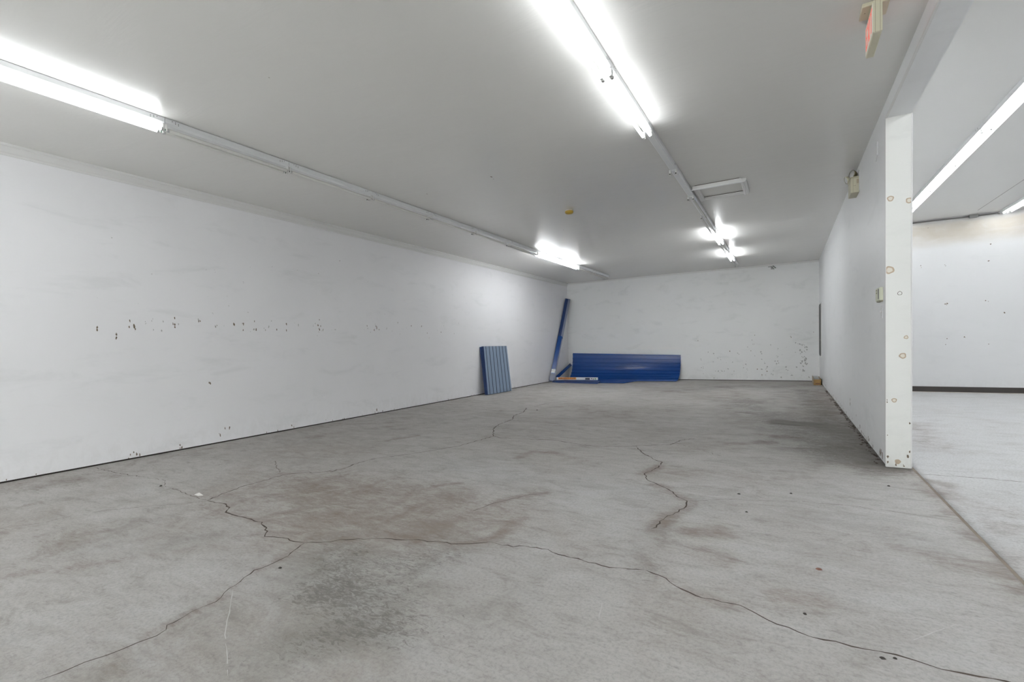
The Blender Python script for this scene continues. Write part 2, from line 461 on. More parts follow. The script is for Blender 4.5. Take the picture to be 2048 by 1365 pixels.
STROKES=[('R', 0.6, 0.7, [(-3.846, 2.73), (-3.228, 2.789), (-2.679, 2.842), (-2.14, 2.825)]), ('R', 0.5, 0.75, [(-2.932, 2.21), (-2.449, 2.332), (-2.076, 2.443)]), ('R', 0.4, 0.5, [(-3.908, 2.147), (-3.768, 2.359), (-3.619, 2.585), (-3.374, 2.752)]), ('R', 0.14, 0.8, [(-2.806, 2.056), (-2.856, 2.209), (-2.936, 2.366), (-2.698, 2.322)]), ('R', 0.16, 0.8, [(-2.455, 2.438), (-2.282, 2.343), (-2.07, 2.347)]), ('R', 0.07, 0.9, [(-2.529, 2.03), (-2.291, 2.177), (-2.085, 2.231), (-1.814, 2.313), (-1.637, 2.42), (-1.625, 2.611), (-1.625, 2.872)]), ('R', 0.05, 0.9, [(-2.624, 2.555), (-2.669, 2.752), (-2.757, 3.033), (-2.663, 3.27), (-2.551, 3.379)]), ('R', 0.06, 0.7, [(-2.071, 2.315), (-2.035, 2.602), (-2.023, 2.84), (-1.988, 3.026), (-1.932, 3.143), (-1.844, 3.327), (-1.732, 3.454)]), ('R', 0.07, 0.7, [(-2.528, 4.426), (-2.514, 4.771), (-2.249, 4.77), (-1.862, 4.588)]), ('R', 0.08, 0.6, [(-3.863, 2.122), (-3.834, 2.279), (-3.775, 2.459)]), ('R', 0.04, 0.7, [(-4.398, 2.913), (-4.194, 3.004), (-4.025, 3.08)]), ('R', 0.05, 0.6, [(-4.125, 2.764), (-3.968, 3.035), (-3.943, 3.338)]), ('R', 0.05, 0.6, [(-6.084, 2.234), (-6.601, 2.6)]), ('R', 0.06, 0.5, [(-6.242, 2.574), (-6.412, 2.923), (-6.432, 3.344)]), ('R', 0.07, 0.5, [(-5.493, 1.216), (-5.469, 1.342), (-5.466, 1.416)]), ('R', 0.07, 0.5, [(-6.203, 1.448), (-6.494, 1.591)]), ('R', 0.06, 0.5, [(-3.838, 0.834), (-3.719, 0.999), (-3.56, 1.115), (-3.417, 1.302)]), ('R', 0.09, 0.45, [(-3.657, 1.042), (-3.554, 1.113)]), ('R', 0.04, 0.6, [(-2.44, 1.139), (-2.432, 1.032), (-2.416, 0.917), (-2.408, 0.816), (-2.23, 0.768)]), ('R', 0.16, 0.5, [(-5.828, 4.361), (-5.698, 4.771)]), ('R', 0.06, 0.6, [(-5.53, 5.229), (-5.31, 5.533)]), ('R', 0.07, 0.6, [(-4.606, 4.594), (-4.476, 4.999)]), ('R', 0.1, 0.95, [(-0.53, 3.124), (-0.42, 3.241), (-0.361, 3.176)]), ('R', 0.12, 0.6, [(-0.476, 2.917), (-0.405, 2.821), (-0.327, 2.787)]), ('R', 0.07, 0.9, [(-0.953, 4.051), (-0.769, 3.85), (-0.663, 3.736), (-0.645, 3.635), (-0.688, 3.433), (-0.762, 3.077)]), ('R', 0.1, 0.5, [(-0.715, 3.067), (-0.655, 2.802), (-0.651, 2.579)]), ('R', 0.06, 0.9, [(-1.15, 4.354), (-1.084, 4.623), (-1.091, 4.844)]), ('R', 0.09, 0.7, [(-0.035, 2.514), (0.022, 2.517), (0.093, 2.535)]), ('R', 0.1, 0.4, [(0.554, 3.395), (0.619, 3.326)]), ('R', 0.2, 0.35, [(-0.354, 4.554), (0.048, 4.736), (0.432, 4.793)]), ('R', 0.25, 0.3, [(-1.025, 4.509), (-0.503, 4.611)]), ('R', 0.5, 0.35, [(-2.586, 7.717), (-2.174, 8.301)]), ('R', 0.3, 0.5, [(-2.909, 11.984), (-2.262, 11.71)]), ('R', 0.25, 0.35, [(-1.427, 13.314), (-0.529, 10.122)]), ('G', 0.8, 0.9, [(-0.789, 10.335), (-0.14, 8.024), (0.256, 6.747), (0.589, 5.73)]), ('G', 0.5, 1.0, [(0.319, 12.802), (0.547, 8.452), (0.666, 6.479), (0.768, 5.51)]), ('R', 0.4, 0.8, [(0.645, 12.476), (0.673, 9.281), (0.713, 6.932), (0.768, 5.51)]), ('G', 0.2, 3.0, [(-0.003, 7.79), (0.149, 7.798), (0.298, 7.823)]), ('R', 0.2, 2.2, [(-0.003, 7.79), (0.149, 7.798), (0.298, 7.823)]), ('G', 0.2, 0.9, [(0.37, 7.577), (0.533, 7.36)]), ('R', 0.1, 0.9, [(-0.519, 6.009), (-0.327, 6.173), (-0.202, 6.279)]), ('G', 0.14, 0.8, [(-0.327, 6.173), (-0.202, 6.279)]), ('R', 0.1, 0.8, [(-0.317, 6.763), (-0.118, 6.656), (0.127, 6.719)]), ('R', 0.06, 0.8, [(-0.719, 8.692), (-0.503, 8.619)]), ('G', 0.1, 0.9, [(-0.719, 8.692), (-0.503, 8.619)]), ('R', 0.08, 0.9, [(0.66, 5.607), (0.774, 5.548), (0.89, 5.46)]), ('G', 0.3, 0.5, [(0.38, 5.89), (0.774, 5.548)]), ('G', 0.6, 0.9, [(-2.104, 12.188), (-1.427, 13.314), (-0.231, 13.589), (0.549, 14.275)]), ('G', 0.35, 0.75, [(-2.335, 1.87), (-2.093, 1.704), (-1.822, 1.549), (-1.674, 1.468)]), ('G', 0.25, 0.7, [(-2.011, 1.904), (-1.825, 1.973), (-1.721, 2.225)]), ('G', 0.45, 0.6, [(-1.914, 1.772), (-1.614, 1.689), (-1.495, 1.583)]), ('G', 0.4, 0.45, [(-1.936, 1.439), (-1.457, 1.634), (-1.248, 1.756)]), ('G', 0.25, 0.45, [(-3.983, 1.464), (-3.606, 1.515), (-3.462, 1.553)]), ('G', 0.12, 0.5, [(-3.868, 1.234), (-3.76, 1.286)]), ('G', 0.3, 0.5, [(-1.972, 1.337), (-1.978, 1.212), (-2.077, 1.078), (-1.985, 0.929)]), ('G', 0.3, 0.5, [(-1.839, 1.123), (-1.623, 1.128)]), ('G', 0.12, 0.6, [(-2.415, 0.807), (-2.369, 0.849), (-2.236, 0.765)]), ('G', 0.1, 0.5, [(-2.955, 0.64), (-2.984, 0.697)]), ('G', 0.12, 0.7, [(-0.735, 3.057), (-0.662, 2.881), (-0.655, 2.673), (-0.655, 2.554)]), ('G', 0.2, 0.4, [(0.186, 3.667), (0.339, 3.775), (0.431, 3.75)]), ('G', 0.25, 0.4, [(0.593, 3.638), (0.706, 3.577)]), ('G', 0.3, 0.35, [(-2.97, 3.944), (-2.204, 3.719), (-1.678, 3.72)]), ('G', 0.3, 0.35, [(-1.312, 3.832), (-1.01, 3.813), (-0.826, 3.616)]), ('G', 0.25, 0.3, [(0.598, 3.65), (0.757, 3.61)]), ('B', 0.6, 0.5, [(-2.719, 3.901), (-1.771, 3.567), (-1.131, 3.473)]), ('B', 0.5, 0.5, [(-1.188, 3.681), (-0.835, 3.656), (-0.942, 3.312)]), ('B', 0.9, 0.35, [(0.487, 4.231), (0.583, 3.574), (0.34, 2.961)]), ('B', 0.8, 0.3, [(-3.868, 1.147), (-3.234, 1.353), (-2.578, 1.398)]), ('B', 0.7, 0.3, [(-2.88, 0.721), (-2.581, 0.805)]), ('B', 0.6, 0.35, [(0.475, 4.736), (0.869, 4.431)]), ('B', 0.7, 0.3, [(-0.456, 4.171), (-0.08, 4.344)]), ('B', 0.4, 0.35, [(-1.877, 2.203), (-1.608, 2.281), (-1.305, 2.378)]), ('R', 0.06, 0.6, [(-3.823, 2.086), (-3.73, 2.007), (-3.269, 2.006), (-3.071, 1.923), (-3.002, 1.856), (-2.666, 1.905)]), ('R', 0.05, 0.5, [(-2.666, 1.905), (-2.577, 1.639), (-2.535, 1.42), (-2.436, 1.245)]), ('R', 0.05, 0.5, [(-0.545, 2.457), (-0.346, 2.339), (-0.189, 2.351)]), ('R', 0.6, 0.3, [(-6.411, 7.961), (-5.643, 8.848), (-5.155, 10.508)]), ('R', 0.5, 0.3, [(-6.2, 5.41), (-5.314, 6.12)]), ('R', 0.5, 0.35, [(-3.8, 8.513), (-2.494, 7.75)]), ('R', 0.7, 0.35, [(-4.372, 0.957), (-4.122, 1.138)]), ('R', 0.6, 0.35, [(-6.31, 1.643), (-6.047, 2.251)]), ('R', 0.1, 0.9, [(0.981, 5.48), (0.999, 4.769), (1.002, 4.329), (1.014, 4.009), (1.006, 3.676), (1.008, 3.45), (1.003, 3.192)]), ('G', 0.12, 0.6, [(1.014, 4.009), (1.006, 3.676), (1.008, 3.45), (1.003, 3.192), (0.998, 2.927)]), ('R', 0.08, 0.8, [(0.938, 3.325), (0.958, 3.17), (0.968, 3.081)]), ('R', 0.15, 0.45, [(0.817, 3.31), (0.909, 3.267)])]
STROKES_R=[('R', 0.12, 0.9, [(1.022, 5.097), (1.072, 5.063)]), ('R', 0.12, 0.7, [(1.023, 4.731), (1.056, 4.607)]), ('R', 0.2, 0.5, [(1.096, 4.373), (1.219, 4.392)]), ('R', 0.1, 0.6, [(1.121, 4.128), (1.231, 4.081)]), ('R', 0.08, 0.7, [(1.108, 3.989), (1.121, 3.949)]), ('R', 0.15, 0.6, [(1.04, 3.514), (1.048, 3.337)]), ('B', 0.25, 0.9, [(1.182, 6.483), (1.503, 6.266)]), ('G', 0.2, 0.4, [(0.979, 3.746), (1.17, 3.729)]), ('B', 0.3, 1.2, [(2.679, 11.151), (2.792, 10.672), (2.726, 9.767), (2.785, 9.408)]), ('B', 0.12, 1, [(2.503, 10.416), (2.644, 10.385)]), ('B', 0.12, 1, [(2.483, 9.486), (2.663, 9.425), (2.975, 9.537)]), ('R', 0.3, 0.5, [(1.513, 8.221), (1.393, 7.08), (1.405, 6.518)])]
RCRACK=[(1.016, 5.302), (1.282, 5.342), (1.675, 5.348)]
SCRATCHES=[[(-2.491, 1.359), (-2.315, 1.245), (-2.118, 1.112), (-1.985, 1.048), (-1.841, 0.97)], [(0.408, 2.35), (0.516, 2.484), (0.614, 2.596)], [(0.657, 2.487), (0.725, 2.548)], [(-0.762, 2.102), (-0.726, 1.952)]]
LCHIPS= [(2.61, 1.62), (2.6, 1.55), (2.65, 1.56), (2.66, 1.53), (3.08, 1.67), (3.08, 1.59), (3.08, 1.56), (3.06, 1.6), (3.37, 1.64), (3.93, 1.61), (3.94, 1.53), (4.13, 1.54), (4.27, 1.54), (4.45, 1.55), (4.61, 1.63), (4.61, 1.54), (5.21, 1.72), (5.18, 1.63), (5.23, 1.62), (5.21, 1.57), (5.19, 1.52), (5.27, 1.54), (2.48, 1.46), (5.23, 2.48), (5.67, 2.75), (4.11, 1.66), (3.82, 1.61), (3.58, 1.57), (6.4, 1.57), (6.46, 1.63), (6.52, 1.58), (6.43, 1.68), (6.86, 1.56), (7.73, 1.67), (7.41, 1.67), (7.9, 1.53), (8.37, 1.55), (8.85, 1.52), (9.03, 1.77), (6.23, 1.64), (3.46, 0.81), (4.63, 0.07), (6.42, 0.02), (6.39, 0.08), (5.26, 0.06), (5.62, 0.05), (8.17, 0.05), (7.98, 0.03), (3.63, 0.19), (3.68, 0.18), (3.55, 0.11), (2.31, 1.52), (2.47, 1.45), (2.55, 0.03), (2.59, 0.07), (2.61, 0.05), (3.07, 0.07), (3.07, 0.03), (3.09, 0.03), (2.64, 0.04)]
BCHIPS= [(-0.79, 1.33), (-0.85, 1.2), (-0.82, 1.06), (-0.89, 0.86), (-1.46, 0.87), (-1.02, 0.58), (-0.21, 0.57), (-0.24, 0.45), (-0.21, 0.9), (-1.74, 0.23), (-1.35, 0.28), (-0.61, 0.16), (-2.26, 0.62), (-2.26, 0.38), (-2.2, 0.19), (0.12, 1.27), (0.01, 0.96), (0.67, 1.36), (-0.73, 0.34), (-0.1, 0.75), (-0.48, 0.28), (-1.86, 0.28), (-0.23, 0.72), (-2.35, 1.21), (-2.09, 1.21)]
TAG= [(0.36, 1.03), (0.41, 1.03), (0.46, 0.95), (0.35, 0.84), (0.44, 0.84), (0.38, 0.69), (0.36, 0.58), (0.38, 0.48), (0.44, 0.65), (0.48, 0.63), (0.44, 0.57), (0.48, 0.51), (0.41, 0.31)]
RCHIPS= [(2.61, 3.46), (3.57, 2.99), (2.48, 2.68), (2.88, 2.64), (3.5, 1.87), (3.54, 1.85), (2.88, 1.84), (2.91, 1.85), (3.78, 1.61), (3.19, 1.17), (2.91, 1.12), (3.54, 2.66), (2.89, 1.0), (3.55, 0.99)]
RINGS= [(0.83, 2.457, 0.0331), (0.963, 2.418, 0.0331), (0.823, 1.814, 0.0463), (0.897, 1.598, 0.0232), (0.942, 1.199, 0.0218), (0.918, 1.032, 0.0344), (0.857, 0.625, 0.0265), (0.883, 0.061, 0.0291)]


def seg_dist(px, py, poly):
    d = np.full(px.shape, 1e9)
    if len(poly) == 1:
        return np.hypot(px - poly[0][0], py - poly[0][1])
    for (ax, ay), (bx, by) in zip(poly[:-1], poly[1:]):
        vx, vy = bx - ax, by - ay
        L = vx * vx + vy * vy + 1e-12
        t = np.clip(((px - ax) * vx + (py - ay) * vy) / L, 0, 1)
        d = np.minimum(d, np.hypot(px - ax - t * vx, py - ay - t * vy))
    return d


def slab(name, x0, x1, y0, y1, step, strokes, m):
    xs = np.linspace(x0, x1, max(2, int(round((x1 - x0) / step)) + 1))
    ys = np.linspace(y0, y1, max(2, int(round((y1 - y0) / step)) + 1))
    gx, gy = np.meshgrid(xs, ys)
    nx, ny = len(xs), len(ys)
    co = np.stack([gx.ravel(), gy.ravel(), np.zeros(nx * ny)], 1)
    i = np.arange((ny - 1) * (nx - 1)); r, c = i // (nx - 1), i % (nx - 1)
    a = r * nx + c
    quads = np.stack([a, a + 1, a + 1 + nx, a + nx], 1)
    # skirt so the slab has thickness
    base = len(co)
    co = np.vstack([co, [[x0, y0, -0.12], [x1, y0, -0.12], [x1, y1, -0.12], [x0, y1, -0.12]]])
    me = bpy.data.meshes.new(name)
    side = [tuple(range(nx))[::-1] + (base, base + 1), tuple((ny - 1) * nx + k for k in range(nx)) + (base + 2, base + 3),
            tuple(k * nx for k in range(ny)) + (base + 3, base), tuple(k * nx + nx - 1 for k in range(ny))[::-1] + (base + 1, base + 2)]
    loops = np.concatenate([quads.ravel()] + [np.array(s) for s in side])
    lens = np.concatenate([np.full(len(quads), 4), [len(s) for s in side]])
    me.vertices.add(len(co)); me.vertices.foreach_set('co', co.ravel())
    me.loops.add(len(loops)); me.loops.foreach_set('vertex_index', loops.astype(np.int32))
    me.polygons.add(len(lens)); me.polygons.foreach_set('loop_start', np.concatenate([[0], np.cumsum(lens)[:-1]]).astype(np.int32))
    me.update(calc_edges=True)
    masks = np.zeros((len(co), 3))
    px, py = co[:, 0], co[:, 1]
    wob = 0.03 * np.sin(px * 9 + 1.7 * np.sin(py * 7)) + 0.03 * np.sin(py * 11 + 1.3 * np.sin(px * 8))
    for ch, w, k, poly in strokes:
        bx = [p[0] for p in poly]; by = [p[1] for p in poly]
        sel = (px > min(bx) - 2.5 * w - .1) & (px < max(bx) + 2.5 * w + .1) & (py > min(by) - 2.5 * w - .1) & (py < max(by) + 2.5 * w + .1)
        if not sel.any(): continue
        d = np.maximum(0, seg_dist(px[sel], py[sel], poly) + wob[sel] * min(1, w * 6))
        j = 'RGB'.index(ch)
        masks[sel, j] = np.maximum(masks[sel, j], k * np.exp(-(d / w) ** 2)) + 0.25 * np.minimum(masks[sel, j], k * np.exp(-(d / w) ** 2))
    att = me.attributes.new('stain', 'FLOAT_VECTOR', 'POINT')
    att.data.foreach_set('vector', masks.astype(np.float32).ravel())
    o = obj(name, me, m)
    o['kind'] = 'structure'
    return o


floor = slab('floor', XL - 0.1, SEAM0, YREAR, YB + 0.1, 0.03, STROKES, M['concrete'])
floor_next = slab('floor_next_room', SEAM1, XE, YREAR, Y2 + 0.1, 0.05, STROKES_R, M['concrete_next'])
joint = MB().box(SEAM0 - 0.002, SEAM1 + 0.002, YREAR, Y2, -0.05, -0.0035).build('joint_filler', M['joint'], floor)


def crack(poly, width, m, parent, seed, z=0.0006, jit=0.006):
    rnd = random.Random(seed)
    pts = []
    for a, b in zip(poly[:-1], poly[1:]):
        a, b = Vector((*a, 0)), Vector((*b, 0))
        L = (b - a).length
        n = max(1, int(L / 0.035))
        nrm = Vector((-(b - a).y, (b - a).x, 0)).normalized()
        for i in range(n):
            t = i / n
            pts.append(a.lerp(b, t) + nrm * rnd.gauss(0, jit) * (1 if i else 0.3))
    pts.append(Vector((*poly[-1], 0)))
    v, f = [], []
    for i, p in enumerate(pts):
        d = (pts[min(i + 1, len(pts) - 1)] - pts[max(i - 1, 0)]).normalized()
        n = Vector((-d.y, d.x, 0))
        w = width * (0.35 + rnd.random() * 0.9) * (0.9 + 0.16 * math.hypot(p.x, p.y))
        if i in (0, len(pts) - 1): w *= 0.2
        v += [(p.x + n.x * w / 2, p.y + n.y * w / 2, z), (p.x - n.x * w / 2, p.y - n.y * w / 2, z)]
    for i in range(len(pts) - 1):
        if width < 0.0036 and rnd.random() < 0.18: continue
        f.append((2 * i + 1, 2 * i + 3, 2 * i + 2, 2 * i))
    return obj('crack', new_mesh('crack', v, f), m, parent)


for i, (w, poly) in enumerate(CRACKS):
    crack(poly, w * 1.15, M['crack'] if w > 0.0042 else M['crack_soft'], floor, 100 + i)
crack(RCRACK, 0.005, M['crack'], floor_next, 300)
for k, poly in enumerate(SCRATCHES):
    crack(poly, 0.0028, M['pale_scratch'], floor, 400 + k, jit=0.001).name = 'pale_scratch'

# ------------------------------------------------------------------ walls, ceilings, trim
T = 0.15
GAPZ = 0.018
wall_left = struct('wall_left', MB().box(XL - T, XL, YREAR, YB + T, GAPZ, H2), M['wall'])
MB().box(XL - T, XL - 0.014, YREAR, YB, 0, GAPZ + 0.002).build('sill_gap', M['gap'], wall_left)
wall_back = struct('wall_back', MB().box(XL, XR2, YB, YB + T, GAPZ, H2), M['wall_back'])
MB().box(XL, XR2, YB + 0.014, YB + T, 0, GAPZ + 0.002).build('sill_gap', M['gap'], wall_back)
wr = MB()
xs_ = [XL - T] + [q for w_ in ADDED_WINDOWS for q in w_] + [XE + T]
for a_, b_ in zip(xs_[0::2], xs_[1::2]): wr.box(a_, b_, YREAR - T, YREAR, -0.1, H2)
for a_, b_ in ADDED_WINDOWS:
    wr.box(a_, b_, YREAR - T, YREAR, -0.1, WIN_Z[0]); wr.box(a_, b_, YREAR - T, YREAR, WIN_Z[1], H2)
wall_rear = struct('wall_rear', wr, M['wall'])
for k_, (a_, b_) in enumerate(ADDED_WINDOWS):
    fr = MB(); t_ = 0.05; y0_, y1_ = YREAR - 0.10, YREAR - 0.04; mx_ = (a_ + b_) / 2
    fr.box(a_, a_ + t_, y0_, y1_, *WIN_Z).box(b_ - t_, b_, y0_, y1_, *WIN_Z).box(a_, b_, y0_, y1_, WIN_Z[0], WIN_Z[0] + t_).box(a_, b_, y0_, y1_, WIN_Z[1] - t_, WIN_Z[1])
    fr.box(mx_ - t_ / 2, mx_ + t_ / 2, y0_, y1_, *WIN_Z)
    win = struct('window_%d' % (k_ + 1), fr, M['window_frame'])  # unseen window added to brighten the room from behind
    for p_, q_ in ((a_ + t_, mx_ - t_ / 2), (mx_ + t_ / 2, b_ - t_)):
        MB().box(p_, q_, YREAR - 0.073, YREAR - 0.067, WIN_Z[0] + t_, WIN_Z[1] - t_).build('pane', M['glass'], win)
# partition: solid run beyond the free end, header over the wide opening
wall_right = struct('wall_right', MB().box(XR, XR2, YP + 0.03, YB, GAPZ, H2), M['partition'])
MB().box(XR + 0.014, XR2 - 0.014, YP + 0.03, YB, 0, GAPZ + 0.002).build('sill_gap', M['gap'], wall_right)
MB().box(XR, XR2, -3.4, YP + 0.03, HH, H2).build('header', M['partition'], wall_right)
MB().box(XR, XR2, YREAR, -3.4, 0, H2).build('pier', M['partition'], wall_right)
end_board = MB().bevbox(XR - 0.003, XR2 + 0.003, YP, YP + 0.03, 0.004, HH, 0.003).build('end_board', M['end_board'], wall_right)
MB().box(XR - 0.0035, XR - 0.0005, YP - 0.0, YP + 0.032, 0.05, HH).build('corner_bead', M['trim'], wall_right)
MB().bevbox(XR2 - 0.004, XR2 + 0.006, YP - 0.004, YP + 0.01, 0.01, HH, 0.002).build('corner_bead', M['trim'], wall_right)
MB().bevbox(XR - 0.006, XR + 0.01, -3.4, YP, HH - 0.004, HH + 0.012, 0.002).build('header_bead', M['trim'], wall_right)
wall_next = struct('wall_back_next_room', MB().box(XR2, XE + T, Y2, Y2 + T, 0, H2), M['wall_next'])
wall_side = struct('wall_side_next_room', MB().box(XE, XE + T, YREAR, Y2, 0, H2), M['wall_next'])
ceiling = struct('ceiling', MB().box(XL - T, XR, YREAR, YB + T, H, H + 0.08), M['ceiling'])
ceiling_next = struct('ceiling_next_room', MB().box(XR2, XE + T, YREAR, Y2 + T, H2, H2 + 0.08), M['ceiling_next'])
MB().box(3.268, 3.273, 4.0, 12.62, H2 - 0.0015, H2 + 0.001).build('ceiling_seam', M['crack_soft'], ceiling_next)

# crown moulding on the long wall, slim bead on the back wall
prof = [(XL, H - 0.115), (XL + 0.010, H - 0.115), (XL + 0.013, H - 0.095), (XL + 0.022, H - 0.085), (XL + 0.024, H - 0.03),
        (XL + 0.034, H - 0.022), (XL + 0.036, H), (XL, H)]
struct('trim_1', MB().extrude(prof[::-1], YREAR, YB), M['trim'])
struct('trim_2', MB().box(XL + 0.03, XR, YB - 0.012, YB, H - 0.05, H - 0.001), M['trim'])
bb = struct('baseboard_next_room', MB().extrude([(0, 0), (0, 0.112), (0.004, 0.118), (0.010, 0.118), (0.010, 0)], 0, XE - XR2,
            m=Matrix.Translation((XR2, Y2, 0)) @ Matrix(((0, 1, 0, 0), (-1, 0, 0, 0), (0, 0, 1, 0), (0, 0, 0, 1)))), M['baseboard'])
MB().box(XR2, XE, Y2 - 0.05, Y2 - 0.009, 0.0, 0.006).build('glue_line', M['filler'], bb)


# paint chips, scuffs and scratches: flat flakes on the wall faces
def flakes(spots, place, parent, m, size, seed, name='paint_chip', aspect=1.8):
    rnd = random.Random(seed)
    mb = MB()
    for (u, w) in spots:
        k = rnd.choice((1, 1, 2))
        for _ in range(k):
            s = size * (0.45 + rnd.random())
            n = rnd.randint(6, 9)
            cu, cw = u + rnd.gauss(0, size * 0.5) * (k - 1), w + rnd.gauss(0, size * 0.9) * (k - 1)
            ring = []
            for i in range(n):
                t = 2 * math.pi * i / n
                rr = s * (0.45 + 0.75 * rnd.random())
                ring.append(place(cu + rr * 0.5 * math.cos(t), max(GAPZ + 0.001, cw + rr * 0.5 * aspect * math.sin(t))))
            mb.add(ring, [tuple(range(n))])
    o = mb.build(name, m, parent)
    o['kind'] = 'stuff'
    return o


pl_left = lambda u, w: (XL + 0.0006, u, w)
pl_back = lambda u, w: (u, YB - 0.0006, w)
pl_next = lambda u, w: (u, Y2 - 0.0006, w)
pl_part = lambda u, w: (XR - 0.0006, u, w)
pl_end = lambda u, w: (u, YP - 0.0006, w)
flakes([p for p in LCHIPS if p[1] > 0.3 and p[0] < 6.6], pl_left, wall_left, M['chip'], 0.016, 1, aspect=2.4)
flakes([p for p in LCHIPS if p[1] > 0.3 and p[0] >= 6.6], pl_left, wall_left, M['chip'], 0.015, 2)
flakes([p for p in LCHIPS if p[1] <= 0.3], pl_left, wall_left, M['chip'], 0.018, 3, aspect=2.4)
rnd = random.Random(11)
flakes([(rnd.uniform(2.4, 8.5), 1.59 + rnd.gauss(0, 0.06)) for _ in range(36)], pl_left, wall_left, M['scratch'], 0.012, 4, 'scuff_mark', 2.0)
flakes([(rnd.uniform(2.2, 9.5), rnd.uniform(1.6, 2.6)) for _ in range(40)], pl_left, wall_left, M['scratch'], 0.014, 5, 'scuff_mark', 0.5)
flakes([(YB - 3 - abs(rnd.gauss(0, 5)) % 11, 0.03) for _ in range(24)], pl_left, wall_left, M['chip'], 0.010, 6, aspect=3.0)
flakes(BCHIPS, pl_back, wall_back, M['chip'], 0.02, 7, aspect=1.3)
flakes(TAG + [(x + 0.03, z - 0.02) for x, z in TAG], pl_back, wall_back, M['scratch'], 0.034, 8, 'scuff_mark', 1.6)
flakes([(rnd.uniform(-2.3, 0.6), abs(rnd.gauss(0.1, 0.45)) + 0.05) for _ in range(60)], pl_back, wall_back, M['scratch'], 0.03, 9, 'scuff_mark', 1.2)
flakes(RCHIPS, pl_next, wall_next, M['chip'], 0.022, 10, aspect=1.0)
flakes([(rnd.uniform(5.55, 13.5), abs(rnd.gauss(0.0, 0.03)) + 0.03) for _ in range(90)], pl_part, wall_right, M['chip'], 0.022, 12, aspect=1.8)
flakes([(5.72, 0.10), (5.66, 0.06), (5.78, 0.07), (8.3, 0.3), (7.6, 0.18)], pl_part, wall_right, M['chip'], 0.05, 13, aspect=1.3)
flakes([(XR + 0.012, 0.05), (XR + 0.012, 0.10), (XR + 0.01, 0.30), (XR + 0.008, 0.62), (XR2 - 0.012, 0.16), (XR2 - 0.012, 0.42), (0.95, 0.12), (0.87, 0.03), (0.93, 0.035)],
       pl_end, wall_right, M['chip'], 0.014, 14, aspect=2.0)
pl_ceil = lambda u, w: (u, w, H - 0.0006)
mbk = flakes([(-3.45, 2.33), (-4.28, 5.16), (-3.19, 5.10), (-3.21, 5.18), (-3.57, 8.17)], pl_ceil, ceiling, M['chip'], 0.02, 15, 'nail_mark', 1.4)
# dirt packed along the foot of the partition
mb = MB(); rnd = random.Random(5)
for i in range(170):
    y = rnd.uniform(YP + 0.1, 12.8); r = rnd.uniform(0.006, 0.02)
    x = XR - abs(rnd.gauss(0, 0.025)) - 0.004
    ring = [(x + r * math.cos(a) * rnd.uniform(.6, 1.2), y + 1.8 * r * math.sin(a) * rnd.uniform(.6, 1.2), 0.0012) for a in [k * 1.047 for k in range(6)]]
    mb.add(ring + [(x, y, 0.004 + r * 0.35)], [(k, (k + 1) % 6, 6) for k in range(6)])
mb.build('dirt_crumbs', M['crack'], wall_right)['kind'] = 'stuff'

# filler rings on the free end of the partition
for k, (x, z, r) in enumerate(RINGS):
    r *= 0.76
    thin = k in (3,)
    v, f = [], []
    n = 28
    for i in range(n):
        t = 2 * math.pi * i / n
        for q in ((0.62 if not thin else 0.78), 1.0):
            wob = 1 + 0.06 * math.sin(3 * t + k) + 0.04 * math.sin(5 * t + 2 * k)
            v.append((min(XR2 - 0.001, max(XR + 0.001, x + r * q * wob * math.cos(t))), YP - 0.0008, max(0.01, z + r * q * wob * math.sin(t))))
    f = [(2 * i, 2 * i + 1, (2 * i + 3) % (2 * n), (2 * i + 2) % (2 * n)) for i in range(n)]
    ring = obj('filler_ring', new_mesh('filler_ring', v, f), M['ring'] if not thin else M['crack_soft'], wall_right)
    disc = [v[2 * i] for i in range(n)]
    if not thin:
        MB().add([(a, b + 0.0003, c) for a, b, c in disc], [tuple(range(n))]).build('filler_disc', M['filler'] if k != 7 else M['ring'], wall_right)

# ------------------------------------------------------------------ fluorescent strip lights
FL = 1.22


